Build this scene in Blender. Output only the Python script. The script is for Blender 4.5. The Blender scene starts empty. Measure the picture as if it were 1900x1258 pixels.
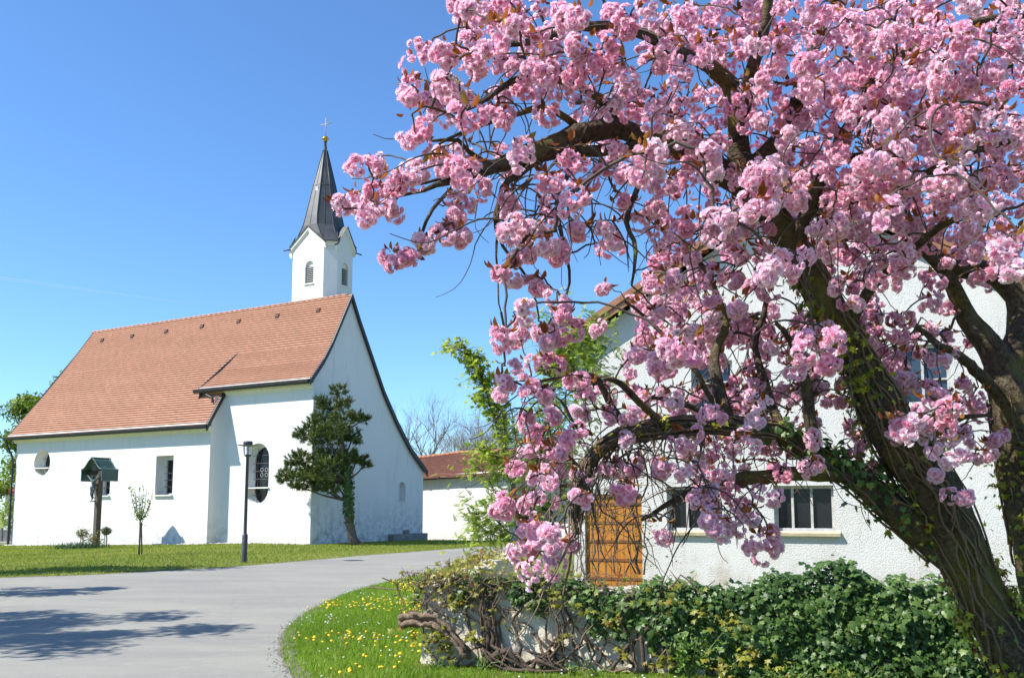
import bpy, math, random
import numpy as np
from mathutils import Vector, Matrix
from mathutils.geometry import tessellate_polygon

R = math.radians
rng = np.random.default_rng(7)
random.seed(11)
scene = bpy.context.scene
COL = scene.collection

# ------------------------------------------------------------------ camera
F, CXP, CYP, PITCH, EYE = 1700.0, 950.0, 752.0, R(6.5), 1.6
cam_d = bpy.data.cameras.new('camera')
cam = bpy.data.objects.new('camera', cam_d); COL.objects.link(cam)
cam.location = (0, 0, EYE); cam.rotation_euler = (R(90) + PITCH, 0, 0)
cam_d.sensor_width = 36.0; cam_d.lens = F / 1900.0 * 36.0
cam_d.shift_y = (CYP - 629.0) / 1900.0
cam_d.clip_start = 0.05; cam_d.clip_end = 20000
scene.camera = cam

# ------------------------------------------------------------------ light
SUN_EL = R(47)
SUN_TO = Vector((-0.95, -0.31, 0)).normalized()          # horizontal direction towards the sun
world = bpy.data.worlds.new('World'); scene.world = world; world.use_nodes = True
wn = world.node_tree
bg = wn.nodes['Background']
sky = wn.nodes.new('ShaderNodeTexSky'); sky.sky_type = 'NISHITA'; sky.sun_disc = False
sky.sun_elevation = SUN_EL; sky.sun_rotation = math.atan2(SUN_TO.x, SUN_TO.y)
sky.altitude = 300; sky.air_density = 1.0; sky.dust_density = 0.15; sky.ozone_density = 5.5
tint = wn.nodes.new('ShaderNodeMix'); tint.data_type = 'RGBA'; tint.blend_type = 'MULTIPLY'; tint.inputs[0].default_value = 1.0; tint.inputs[7].default_value = (.95, 1.205, 1.39, 1)   # deep spring sky
wn.links.new(sky.outputs[0], tint.inputs[6]); wn.links.new(tint.outputs[2], bg.inputs[0]); bg.inputs[1].default_value = 0.10
sd = bpy.data.lights.new('sun', 'SUN'); sd.energy = 5.0; sd.angle = R(0.5); sd.color = (1.0, 0.955, 0.88)
sun = bpy.data.objects.new('sun', sd); COL.objects.link(sun)
tosun = Vector((SUN_TO.x * math.cos(SUN_EL), SUN_TO.y * math.cos(SUN_EL), math.sin(SUN_EL)))
sun.rotation_euler = tosun.to_track_quat('Z', 'Y').to_euler(); sun.location = (-20, -8, 25)
scene.view_settings.view_transform = 'Standard'; scene.view_settings.look = 'None'
scene.view_settings.exposure = 0.75; scene.view_settings.gamma = 1.0
scene.cycles.max_bounces = 10; scene.cycles.diffuse_bounces = 7; scene.cycles.transmission_bounces = 8; scene.cycles.transparent_max_bounces = 8

# ------------------------------------------------------------------ places measured on the photograph
def ray(x, y):
    xc = (x - CXP) / F; yc = -(y - CYP) / F
    return np.array([xc, math.cos(PITCH) - math.sin(PITCH) * yc, math.sin(PITCH) + math.cos(PITCH) * yc])
EYEP = np.array([0, 0, EYE])
def at(x, y, d):                      # the point seen at (x, y) at forward distance d
    r = ray(x, y); return EYEP + r * (d / r[1])
def gz(x, y=0):                       # height of the ground: falls away gently to the far left
    return -0.026 * max(0.0, -x - 12.0)
def gp(x, y):                         # the ground point seen at (x, y)
    r = ray(x, y); t = (0 - EYE) / r[2]; p = EYEP + r * t
    for _ in range(12):
        t = (gz(p[0]) - EYE) / r[2]; p = EYEP + r * t
    return p

# ------------------------------------------------------------------ objects and meshes
def tag(o, label=None, cat=None, group=None, kind=None):
    if label: o['label'] = label
    if cat: o['category'] = cat
    if group: o['group'] = group
    if kind: o['kind'] = kind
    return o
def empty(name, loc=(0, 0, 0), rz=0.0):
    o = bpy.data.objects.new(name, None); COL.objects.link(o)
    o.location = loc; o.rotation_euler = (0, 0, rz); o.empty_display_size = 0.3
    return o
def copy_tree(o, parent=None):
    c = o.copy(); COL.objects.link(c)
    if parent: c.parent = parent
    for ch in list(o.children): copy_tree(ch, c)
    return c

class MB:
    def __init__(s): s.v = []; s.f = []; s.uv = {}; s.m = []
    def vert(s, p): s.v.append((float(p[0]), float(p[1]), float(p[2]))); return len(s.v) - 1
    def poly(s, pts, uv=None, m=0):
        i = [s.vert(p) for p in pts]; s.f.append(i); s.m.append(m)
        if uv is not None: s.uv[len(s.f) - 1] = uv
    def box(s, c, size, rot=None, m=0):
        hx, hy, hz = size[0] / 2, size[1] / 2, size[2] / 2
        P = [Vector((x, y, z)) for z in (-hz, hz) for x, y in ((-hx, -hy), (hx, -hy), (hx, hy), (-hx, hy))]
        if rot is not None: P = [rot @ p for p in P]
        b = len(s.v)
        for p in P: s.vert(p + Vector(c))
        for q in ((3, 2, 1, 0), (4, 5, 6, 7), (0, 1, 5, 4), (1, 2, 6, 5), (2, 3, 7, 6), (3, 0, 4, 7)):
            s.f.append([b + k for k in q]); s.m.append(m)
    def beam(s, p0, p1, w, h, m=0):
        p0 = Vector(p0); p1 = Vector(p1); d = p1 - p0
        q = d.to_track_quat('X', 'Z').to_matrix()
        s.box((p0 + p1) / 2, (d.length, w, h), q, m)
    def tube(s, path, rad, n=8, cap=True, jit=0.0, m=0):
        P = [Vector(p) for p in path]; k = len(P)
        if not hasattr(rad, '__len__'): rad = [rad] * k
        up = None; b = len(s.v)
        for i in range(k):
            t = (P[min(i + 1, k - 1)] - P[max(i - 1, 0)])
            if t.length < 1e-9: t = Vector((0, 0, 1))
            t.normalize()
            if up is None:
                up = Vector((0, 0, 1)) if abs(t.z) < 0.9 else Vector((1, 0, 0))
            a = t.cross(up)
            if a.length < 1e-6: a = t.orthogonal()
            a.normalize(); c = a.cross(t); up = c
            for j in range(n):
                th = 2 * math.pi * j / n
                r = rad[i] * (1 + (random.uniform(-jit, jit) if jit else 0))
                s.vert(P[i] + a * (r * math.cos(th)) + c * (r * math.sin(th)))
        for i in range(k - 1):
            for j in range(n):
                j2 = (j + 1) % n
                s.f.append([b + i * n + j, b + i * n + j2, b + (i + 1) * n + j2, b + (i + 1) * n + j]); s.m.append(m)
        if cap:
            s.f.append([b + j for j in range(n)][::-1]); s.m.append(m)
            s.f.append([b + (k - 1) * n + j for j in range(n)]); s.m.append(m)
    def lathe(s, prof, c=(0, 0, 0), n=20, m=0):
        b = len(s.v); k = len(prof)
        for r, z in prof:
            for j in range(n):
                th = 2 * math.pi * j / n
                s.vert((c[0] + r * math.cos(th), c[1] + r * math.sin(th), c[2] + z))
        for i in range(k - 1):
            for j in range(n):
                j2 = (j + 1) % n
                s.f.append([b + i * n + j, b + i * n + j2, b + (i + 1) * n + j2, b + (i + 1) * n + j]); s.m.append(m)
    def prism(s, prof, tf, w0, w1, m=0, caps=True):     # a closed 2D outline swept from w0 to w1
        n = len(prof)
        A = [tf(u, v, w0) for u, v in prof]; B = [tf(u, v, w1) for u, v in prof]
        b = len(s.v)
        for p in A + B: s.vert(p)
        for i in range(n):
            j = (i + 1) % n
            s.f.append([b + i, b + j, b + n + j, b + n + i]); s.m.append(m)
        if caps:
            s.f.append([b + i for i in range(n)][::-1]); s.m.append(m)
            s.f.append([b + n + i for i in range(n)]); s.m.append(m)
    def wall(s, outline, holes, tf, depth=0.3, m=0):    # flat wall with real openings and their reveals
        loops = [outline] + holes
        tri = tessellate_polygon([[Vector((u, v, 0)) for u, v in L] for L in loops])
        flat = [p for L in loops for p in L]
        b = len(s.v)
        for u, v in flat: s.vert(tf(u, v, 0))
        for t in tri: s.f.append([b + i for i in t]); s.m.append(m)
        for h in holes:
            n = len(h)
            for i in range(n):
                p, q = h[i], h[(i + 1) % n]
                s.poly([tf(p[0], p[1], 0), tf(q[0], q[1], 0), tf(q[0], q[1], depth), tf(p[0], p[1], depth)], m=m)
    def build(s, name, mats, parent=None, smooth=False, loc=None):
        me = bpy.data.meshes.new(name)
        me.from_pydata(s.v, [], s.f)
        if not isinstance(mats, (list, tuple)): mats = [mats]
        for mm in mats: me.materials.append(mm)
        if len(mats) > 1: me.polygons.foreach_set('material_index', s.m)
        if s.uv:
            L = me.uv_layers.new(name='uv')
            for fi, uv in s.uv.items():
                p = me.polygons[fi]
                for k, li in enumerate(p.loop_indices): L.data[li].uv = uv[k]
        if smooth: me.polygons.foreach_set('use_smooth', [True] * len(me.polygons))
        me.update()
        o = bpy.data.objects.new(name, me); COL.objects.link(o)
        if parent: o.parent = parent
        if loc is not None: o.location = loc
        return o

def arr_mesh(name, V, faces, attrs, mat, parent=None, smooth=False):
    """V (n,3); faces (m,k) with constant k; attrs: point floats"""
    me = bpy.data.meshes.new(name); n = len(V); m, k = faces.shape
    me.vertices.add(n); me.vertices.foreach_set('co', np.ascontiguousarray(V, dtype=np.float32).ravel())
    me.loops.add(m * k); me.loops.foreach_set('vertex_index', np.ascontiguousarray(faces, dtype=np.int32).ravel())
    me.polygons.add(m)
    me.polygons.foreach_set('loop_start', np.arange(0, m * k, k, dtype=np.int32))
    if smooth: me.polygons.foreach_set('use_smooth', np.ones(m, dtype=bool))
    for nm, a in (attrs or {}).items():
        at_ = me.attributes.new(nm, 'FLOAT', 'POINT'); at_.data.foreach_set('value', np.ascontiguousarray(a, dtype=np.float32))
    me.materials.append(mat); me.update(calc_edges=True)
    o = bpy.data.objects.new(name, me); COL.objects.link(o)
    if parent: o.parent = parent
    return o
def unit(a): return a / np.maximum(np.linalg.norm(a, axis=-1, keepdims=True), 1e-9)
def frames(nrm, roll=None, up=None):
    """rotation matrices (N,3,3) whose columns are x, y, z with z = nrm; y leans to `up` if given"""
    z = unit(np.asarray(nrm, float)); N = len(z)
    if up is None:
        up = rng.normal(size=(N, 3))
    y = up - (up * z).sum(1, keepdims=True) * z; y = unit(y + 1e-6)
    x = np.cross(y, z)
    M = np.stack([x, y, z], axis=2)
    return M
def scatter(name, tv, tf, pos, M, sc, mat, parent=None, attrs=None, tattr=None, smooth=False):
    """copies of one small template set down at every pos as ONE surface (leaves, petals, blades)"""
    tv = np.asarray(tv, float); tf = np.asarray(tf); N = len(pos); n = len(tv)
    sc = np.asarray(sc, float)
    if sc.ndim == 1: sc = sc[:, None]
    L = tv[None] * sc[:, None, :] if sc.shape[1] == 3 else tv[None] * sc[:, None]
    V = np.einsum('nij,nkj->nki', M, L) + np.asarray(pos)[:, None, :]
    Fc = (tf[None] + (np.arange(N) * n)[:, None, None]).reshape(-1, tf.shape[1])
    A = {}
    for k, a in (attrs or {}).items(): A[k] = np.repeat(np.asarray(a), n)
    for k, a in (tattr or {}).items(): A[k] = np.tile(np.asarray(a), N)
    return arr_mesh(name, V.reshape(-1, 3), Fc, A, mat, parent, smooth)

# leaf templates: lie in xy, stem at origin, tip towards +y, face towards +z
def leaf_simple(w=0.5, fold=0.12, droop=0.15):
    v = [(0, 0, 0), (-w * .42, .35, fold), (w * .42, .35, fold), (0, .4, 0), (-w * .33, .72, fold * .7 - droop * .4), (w * .33, .72, fold * .7 - droop * .4), (0, .75, -droop * .4), (0, 1, -droop)]
    f = [(0, 3, 1), (0, 2, 3), (1, 3, 4), (3, 6, 4), (3, 2, 5), (3, 5, 6), (4, 6, 7), (6, 5, 7)]
    return v, f
def leaf_lobed(pts):
    v = [(0, .35, .06)] + [(x, y, -0.10 * (abs(x) + abs(y - .35)) ** 2) for x, y in pts]; n = len(pts)
    f = [(0, 1 + i, 1 + (i + 1) % n) for i in range(n)]
    return v, f
IVY = leaf_lobed([(0, 0), (.30, -.06), (.52, .16), (.36, .34), (.50, .58), (.24, .60), (0, 1.0), (-.24, .60), (-.50, .58), (-.36, .34), (-.52, .16), (-.30, -.06)])
CREEP = leaf_lobed([(0, 0), (.22, .05), (.62, .02), (.34, .26), (.60, .62), (.22, .50), (0, 1.05), (-.22, .50), (-.60, .62), (-.34, .26), (-.62, .02), (-.22, .05)])
SIMPLE = leaf_simple()

# ------------------------------------------------------------------ materials
class Mat:
    def __init__(s, name):
        s.m = bpy.data.materials.new(name); s.m.use_nodes = True; s.t = s.m.node_tree
        s.p = s.t.nodes['Principled BSDF']; s.out = s.t.nodes['Material Output']
    def n(s, typ, **kw):
        x = s.t.nodes.new(typ)
        for k, v in kw.items():
            if k.startswith('i_'): x.inputs[k[2:].replace('_', ' ')].default_value = v
            else: setattr(x, k, v)
        return x
    def l(s, a, b): s.t.links.new(a, b)
    def co(s, kind='Object'): return s.n('ShaderNodeTexCoord').outputs[kind]
    def noise(s, scale, detail=4, rough=.55, vec=None, stretch=None):
        x = s.n('ShaderNodeTexNoise'); x.inputs['Scale'].default_value = scale; x.inputs['Detail'].default_value = detail; x.inputs['Roughness'].default_value = rough
        v = vec if vec is not None else s.co()
        if stretch:
            mp = s.n('ShaderNodeMapping'); mp.inputs['Scale'].default_value = stretch; s.l(v, mp.inputs['Vector']); v = mp.outputs[0]
        s.l(v, x.inputs['Vector']); return x.outputs['Fac']
    def ramp(s, fac, stops, interp='LINEAR'):
        x = s.n('ShaderNodeValToRGB'); e = x.color_ramp; e.interpolation = interp
        while len(e.elements) < len(stops): e.elements.new(.5)
        for el, (p, c) in zip(e.elements, stops):
            el.position = p; el.color = (c, c, c, 1) if not hasattr(c, '__len__') else tuple(c) + ((1,) if len(c) == 3 else ())
        s.l(fac, x.inputs[0]); return x.outputs[0]
    def mix(s, fac, a, b, blend='MIX'):
        x = s.n('ShaderNodeMix'); x.data_type = 'RGBA'; x.blend_type = blend
        for sock, v in ((x.inputs[0], fac), (x.inputs[6], a), (x.inputs[7], b)):
            if hasattr(v, 'is_linked'): s.l(v, sock)
            elif hasattr(v, '__len__'): sock.default_value = tuple(v) + ((1,) if len(v) == 3 else ())
            else: sock.default_value = v
        return x.outputs[2]
    def math(s, op, a, b=0.0):
        x = s.n('ShaderNodeMath'); x.operation = op
        for sock, v in ((x.inputs[0], a), (x.inputs[1], b)):
            if hasattr(v, 'is_linked'): s.l(v, sock)
            else: sock.default_value = v
        return x.outputs[0]
    def attr(s, name): x = s.n('ShaderNodeAttribute'); x.attribute_name = name; return x.outputs['Fac']
    def color(s, c):
        if hasattr(c, 'is_linked'): s.l(c, s.p.inputs['Base Color'])
        else: s.p.inputs['Base Color'].default_value = tuple(c) + (1,)
        return s
    def rough(s, r, spec=None, metal=None):
        if hasattr(r, 'is_linked'): s.l(r, s.p.inputs['Roughness'])
        else: s.p.inputs['Roughness'].default_value = r
        if spec is not None: s.p.inputs['Specular IOR Level'].default_value = spec
        if metal is not None: s.p.inputs['Metallic'].default_value = metal
        return s
    def bump(s, h, strength=.5, dist=.02):
        b = s.n('ShaderNodeBump'); b.inputs['Strength'].default_value = strength; b.inputs['Distance'].default_value = dist
        s.l(h, b.inputs['Height']); s.l(b.outputs[0], s.p.inputs['Normal']); return s
    def translucent(s, col, fac):
        tr = s.n('ShaderNodeBsdfTranslucent')
        if hasattr(col, 'is_linked'): s.l(col, tr.inputs[0])
        else: tr.inputs[0].default_value = tuple(col) + (1,)
        mx = s.n('ShaderNodeMixShader'); mx.inputs[0].default_value = fac
        s.l(s.p.outputs[0], mx.inputs[1]); s.l(tr.outputs[0], mx.inputs[2]); s.l(mx.outputs[0], s.out.inputs[0]); return s

def plain(name, c, r=.6, var=.25, scale=6, bump=.2, dist=.01, metal=0, spec=.4):
    m = Mat(name); f = m.noise(scale, 5)
    m.color(m.ramp(f, [(.25, tuple(x * (1 - var) for x in c)), (.75, tuple(min(1, x * (1 + var)) for x in c))]))
    m.rough(r, spec, metal)
    if bump: m.bump(m.noise(scale * 5, 4), bump, dist)
    return m.m
def plaster(name, c=(.80, .80, .79), dirt=.5, base_z=.6, grain=60, gs=.15):
    m = Mat(name); co = m.co()
    big = m.noise(.7, 5, .6); st = m.noise(2.2, 6, .65, stretch=(1.5, 1.5, .25))
    col = m.mix(m.ramp(big, [(.35, 0.0), (.7, .35)]), c, tuple(x * .93 for x in c))
    col = m.mix(m.ramp(st, [(.54, 0.0), (.76, .5 * dirt)]), col, (.46, .45, .42))
    sp = m.n('ShaderNodeSeparateXYZ'); m.l(co, sp.inputs[0])
    low = m.ramp(m.math('DIVIDE', sp.outputs[2], base_z * 2.5), [(0.0, 1.0), (.9, 0.0)])
    gr = m.math('MULTIPLY', low, m.ramp(m.noise(3.0, 7, .7), [(.42, 0.0), (.68, 1.0)]))
    col = m.mix(m.math('MULTIPLY', gr, dirt), col, (.30, .29, .26))
    m.color(col).rough(.9, .2)
    h = m.math('ADD', m.math('MULTIPLY', m.noise(1.6, 3), 3.0), m.noise(grain, 4, .6))
    m.bump(h, gs, .03); return m.m
def leafmat(name, stops, trans=.3, rough=.45, spec=.4, attr='rnd'):
    m = Mat(name); c = m.ramp(m.attr(attr), stops)
    m.color(c).rough(rough, spec)
    if trans: m.translucent(m.mix(.5, c, (.75, .8, .1), 'MULTIPLY') if False else c, trans)
    return m.m
def tilemat(name, c1, c2, dark, w, h):
    m = Mat(name); uv = m.n('ShaderNodeUVMap').outputs[0]
    b = m.n('ShaderNodeTexBrick'); m.l(uv, b.inputs['Vector'])
    b.inputs['Scale'].default_value = 1; b.inputs['Brick Width'].default_value = w; b.inputs['Row Height'].default_value = h
    b.inputs['Mortar Size'].default_value = .006; b.inputs['Mortar Smooth'].default_value = .2; b.inputs['Bias'].default_value = 0
    b.inputs['Color1'].default_value = tuple(c1) + (1,); b.inputs['Color2'].default_value = tuple(c2) + (1,); b.inputs['Mortar'].default_value = tuple(dark) + (1,)
    wth = m.ramp(m.noise(.55, 6, .65), [(.3, .0), (.72, .75)])
    c = m.mix(wth, b.outputs['Color'], tuple(x * .72 for x in c1))
    c = m.mix(m.ramp(m.noise(9, 3), [(.60, 0), (.74, .65)]), c, (.10, .055, .04))
    m.color(c).rough(.85, .25).bump(m.noise(40, 3), .25, .01); return m.m

M_white = plaster('church_plaster', (.70, .70, .685), .8)
M_gablew = plaster('gable_plaster', (.73, .73, .72), 1.1, 1.0)
M_trim = plain('cornice_plaster', (.76, .75, .68), .9, .08)
M_tile = tilemat('church_roof_tiles', (.465, .25, .165), (.39, .20, .13), (.27, .135, .09), .18, .152)
M_ridge = plain('ridge_tile', (.33, .17, .12), .85, .35, 8)
M_barntile = tilemat('barn_roof_tiles', (.25, .115, .082), (.17, .078, .058), (.05, .022, .02), .22, .2)
M_black = plain('dark_sheet_metal', (.025, .027, .03), .45, .3, 4, .1, .004)
M_gutter = plain('weathered_gutter', (.42, .43, .42), .6, .2, 3, .1, .004, .2)
M_copper = plain('green_copper', (.045, .10, .09), .5, .4, 9, .2, .006)
M_slate = plain('spire_sheet_metal', (.075, .079, .082), .5, .35, 1.8, .15, .01, .2)
M_gold = plain('gilded_metal', (.75, .47, .10), .3, .2, 6, .1, .004, .9)
M_iron = plain('iron', (.05, .05, .055), .5, .3, 9)
M_glassd = plain('dark_window_glass', (.014, .015, .018), .12, .5, 2, 0, spec=.25)
M_wood = plain('grey_brown_wood', (.10, .078, .062), .8, .35, 7, .4, .01)
M_woodd = plain('dark_wood', (.05, .038, .028), .75, .35, 8, .4, .01)
M_bronze = plain('bronze_patina', (.055, .085, .09), .5, .3, 12, .2, .006)
M_stone = plain('grey_stone', (.24, .23, .21), .9, .3, 5, .6, .02)

# ================================================================== GROUND, ROAD
def lift(mb, dz):
    mb.v = [(x, y, gz(x) + dz) for x, y, _ in mb.v]
def grass_ground():
    m = Mat('lawn_soil_and_turf')
    a = m.noise(.35, 5, .6); b = m.noise(6, 6, .7); c = m.noise(40, 4, .7)
    col = m.mix(m.ramp(a, [(.35, 0), (.65, 1)]), (.17, .22, .035), (.24, .26, .06))
    col = m.mix(m.ramp(b, [(.45, 0), (.75, .8)]), col, (.17, .16, .055))
    col = m.mix(m.ramp(c, [(.5, 0), (.8, .7)]), col, (.045, .07, .014))
    m.color(col).rough(.95, .15).bump(m.math('ADD', m.noise(60, 4, .7), m.math('MULTIPLY', b, 2.0)), .9, .05)
    return m.m
M_turf = grass_ground()
def asphalt():
    m = Mat('grey_asphalt')
    a = m.noise(.25, 5, .6); st = m.noise(.9, 5, .6, stretch=(.35, 1.3, 1)); g = m.noise(140, 2, .6); v = m.n('ShaderNodeTexVoronoi'); v.inputs['Scale'].default_value = 95; m.l(m.co(), v.inputs['Vector'])
    col = m.mix(m.ramp(a, [(.35, 0), (.7, 1)]), (.27, .262, .222), (.34, .328, .272))
    col = m.mix(m.ramp(st, [(.42, 0), (.7, .75)]), col, (.225, .218, .198))
    col = m.mix(m.ramp(g, [(.35, .35), (.65, 0)]), col, (.12, .12, .125))
    col = m.mix(m.ramp(v.outputs['Distance'], [(.05, .45), (.35, 0)]), col, (.40, .40, .39))
    vc = m.n('ShaderNodeTexVoronoi'); vc.feature = 'DISTANCE_TO_EDGE'; vc.inputs['Scale'].default_value = .13
    nz = m.n('ShaderNodeTexNoise'); nz.inputs['Scale'].default_value = .8; nz.inputs['Detail'].default_value = 6; m.l(m.co(), nz.inputs['Vector'])
    mv = m.mix(.35, m.co(), nz.outputs['Color'], 'LINEAR_LIGHT'); m.l(mv, vc.inputs['Vector'])
    col = m.mix(m.ramp(vc.outputs['Distance'], [(.0, .14), (.0022, 0)]), col, (.10, .10, .10))
    pt = m.noise(3.2, 7, .75); col = m.mix(m.ramp(pt, [(.55, 0), (.72, .5)]), col, (.40, .385, .35)); col = m.mix(m.ramp(m.noise(11, 5, .7), [(.62, 0), (.72, .45)]), col, (.15, .145, .13))
    m.color(col).rough(.9, .25).bump(m.math('ADD', g, m.math('MULTIPLY', v.outputs['Distance'], -1.0)), .35, .006)
    return m.m
M_road = asphalt()
M_gravel = plain('roadside_gravel', (.21, .18, .145), .95, .45, 22, .9, .02)

def sheet(name, pts, mat, dz, label=None, cat=None, kind='structure', bis=True):
    import bmesh
    bm = bmesh.new()
    tri = tessellate_polygon([[Vector((p[0], p[1], 0)) for p in pts]])
    vs = [bm.verts.new((p[0], p[1], 0)) for p in pts]
    for t in tri: bm.faces.new([vs[i] for i in t])
    if bis:
        bmesh.ops.bisect_plane(bm, geom=list(bm.verts) + list(bm.edges) + list(bm.faces), plane_co=(-12, 0, 0), plane_no=(1, 0, 0))
    for v in bm.verts: v.co.z = gz(v.co.x) + dz
    bmesh.ops.recalc_face_normals(bm, faces=bm.faces)
    if sum(f.normal.z for f in bm.faces) < 0: bmesh.ops.reverse_faces(bm, faces=bm.faces)
    me = bpy.data.meshes.new(name); bm.to_mesh(me); bm.free(); me.materials.append(mat)
    o = bpy.data.objects.new(name, me); COL.objects.link(o); tag(o, label, cat, None, kind); return o

# one ground sheet out to the horizon
g = MB()
xs = [-4000, -400, -12, 12, 400, 4000]; ys = [-300, -20, 49, 57, 400, 5000]
for i in range(len(xs) - 1):
    for j in range(len(ys) - 1):
        P = [(xs[i], ys[j]), (xs[i + 1], ys[j]), (xs[i + 1], ys[j + 1]), (xs[i], ys[j + 1])]
        g.poly([(x, y, max(gz(x), -3.0)) for x, y in P])
g.v = [(x, y, (gz(x) if x > -401 else gz(-400)) - (.32 if y > 50 else 0)) for x, y, z in g.v]
tag(g.build('ground', M_turf), 'grass covered ground stretching round the church', 'ground', None, 'structure')

verge_px = [(575, 1300), (548, 1258), (528, 1225), (521, 1195), (533, 1167), (565, 1140), (610, 1116), (660, 1096), (720, 1080), (790, 1064), (850, 1046), (900, 1030)]
church_px = [(-160, 1078), (0, 1072), (150, 1067), (300, 1059), (450, 1050), (600, 1037), (720, 1027), (830, 1019), (890, 1014)]
def smooth_line(P, n=6, jit=0.0):
    P = [np.array(p[:2], float) for p in P]; out = []
    for i in range(len(P) - 1):
        p0 = P[max(i - 1, 0)]; p1 = P[i]; p2 = P[i + 1]; p3 = P[min(i + 2, len(P) - 1)]
        for k in range(n):
            t = k / n
            q = .5 * (2 * p1 + (p2 - p0) * t + (2 * p0 - 5 * p1 + 4 * p2 - p3) * t * t + (3 * p1 - p0 - 3 * p2 + p3) * t ** 3)
            out.append(q + rng.normal(size=2) * jit)
    out.append(P[-1]); return out
verge = smooth_line([gp(*p) for p in verge_px], 8, .012)
chside = smooth_line([gp(*p) for p in church_px], 8, .03)
far_end = [np.array((0.4, 41.0)), np.array((14, 41.5)), np.array((14, 36.0)), np.array((0.6, 33.0))]
# road: along the verge from near to far, round the far end, back along the church lawn
near = [np.array((verge[0][0] - .3, 4.0)), np.array((-1.6, -15))]
road_poly = near[::-1] + verge + far_end[::-1] + chside[::-1] + [np.array((-40, 17)), np.array((-40, -15))]
sheet('road', road_poly, M_road, .004, 'pale grey asphalt lane curving round the grass verge to the church', 'road')
# worn gravel edge along the verge
def ribbon(line, w0, w1):
    L = [np.array(p) for p in line]; a = []; b = []
    for i, p in enumerate(L):
        t = L[min(i + 1, len(L) - 1)] - L[max(i - 1, 0)]; nn = np.array((-t[1], t[0])) / (np.hypot(*t) + 1e-9)
        a.append(p + nn * (w0 + rng.normal() * .025)); b.append(p - nn * (w1 + rng.normal() * .04))
    return a + b[::-1]
sheet('gravel_edge', ribbon(verge[2:46], .02, .16), M_gravel, .009, 'narrow strip of brown gravel along the rounded verge', 'gravel')
sheet('gravel_edge', ribbon(chside[2:], .04, .05), M_gravel, .009, 'thin earthy edge between church lawn and road', 'gravel')

# ---- grass blades
def in_poly(P, poly):
    x, y = P[:, 0], P[:, 1]; c = np.zeros(len(P), bool); n = len(poly); j = n - 1
    for i in range(n):
        xi, yi = poly[i]; xj, yj = poly[j]
        t = ((yi > y) != (yj > y)) & (x < (xj - xi) * (y - yi) / (yj - yi + 1e-12) + xi); c ^= t; j = i
    return c
def sample_poly(poly, n, seed=0):
    poly = np.array(poly); lo = poly.min(0); hi = poly.max(0); out = []
    while sum(len(o) for o in out) < n:
        P = rng.uniform(lo, hi, size=(n, 2)); out.append(P[in_poly(P, poly)])
    return np.concatenate(out)[:n]
def patch(P, s, seed):                 # smooth pseudo noise 0..1
    r = np.random.default_rng(seed); z = 0
    for k in range(6):
        a = r.uniform(0, 6.28); f = s * r.uniform(.6, 2.2); z = z + np.sin((P[:, 0] * np.cos(a) + P[:, 1] * np.sin(a)) * f + r.uniform(0, 6.28))
    return 1 / (1 + np.exp(-z * .9))
BLADE_V = [(-.5, 0, 0), (.5, 0, 0), (-.36, .5, .10), (.36, .5, .10), (0, 1, .38)]
BLADE_Q = [(0, 1, 3, 2), (2, 3, 4, 4)]
def blades(name, P, h, w, mat, label, extra=None):
    n = len(P); pos = np.c_[P, [gz(x) for x in P[:, 0]]]
    az = rng.uniform(0, 2 * np.pi, n); lean = rng.normal(0, .35, (n, 2))
    up = unit(np.c_[lean, np.ones(n)])
    z = unit(np.c_[np.cos(az), np.sin(az), np.zeros(n)])
    z = unit(z - (z * up).sum(1, keepdims=True) * up); x = np.cross(up, z)
    M = np.stack([x, up, z], 2)
    V = np.array(BLADE_V); f = np.array([(0, 1, 3), (0, 3, 2), (2, 3, 4)])
    sc = np.c_[np.full(n, 1.0) * w, h, h]
    o = scatter(name, V, f, pos, M, sc, mat, None, {'rnd': extra if extra is not None else rng.uniform(0, 1, n)}, {'t': [0, 0, .5, .5, 1]})
    return tag(o, label, 'grass', None, 'stuff')
M_blade = leafmat('verge_grass', [(0, (.13, .25, .014)), (.45, (.22, .38, .022)), (.8, (.33, .43, .045)), (1, (.46, .40, .14))], .42, .5, .3)
M_blade2 = leafmat('lawn_grass', [(0, (.17, .23, .025)), (.5, (.28, .34, .042)), (.85, (.38, .39, .08)), (1, (.50, .43, .18))], .38, .6, .2)
verge_in = [np.array(p) for p in verge] + [np.array((-.2, 17.5)), np.array((-.5, 15.5)), np.array((-1.0, 9.6)), np.array((5.5, 8.7)), np.array((5.5, 4.5))]
vp = sample_poly(verge_in, 95000)
keep = rng.uniform(size=len(vp)) < np.clip(1.35 - .055 * (vp[:, 1] - 7), .35, 1)
vp = vp[keep]
pn = patch(vp, 1.1, 3); nearwall = np.clip((vp[:, 0] + .9) * 1.5, 0, 1)
tone = np.clip(.12 + .5 * pn * rng.uniform(.5, 1.2, len(vp)) + .35 * nearwall * rng.uniform(0, 1, len(vp)) + (rng.uniform(size=len(vp)) > .96) * .4, 0, 1)
blades('verge_grass', vp, rng.uniform(.035, .085, len(vp)) * (1 - .35 * nearwall), .0075, M_blade, 'bright green uncut grass on the rounded verge by the ivy wall', tone)

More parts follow.
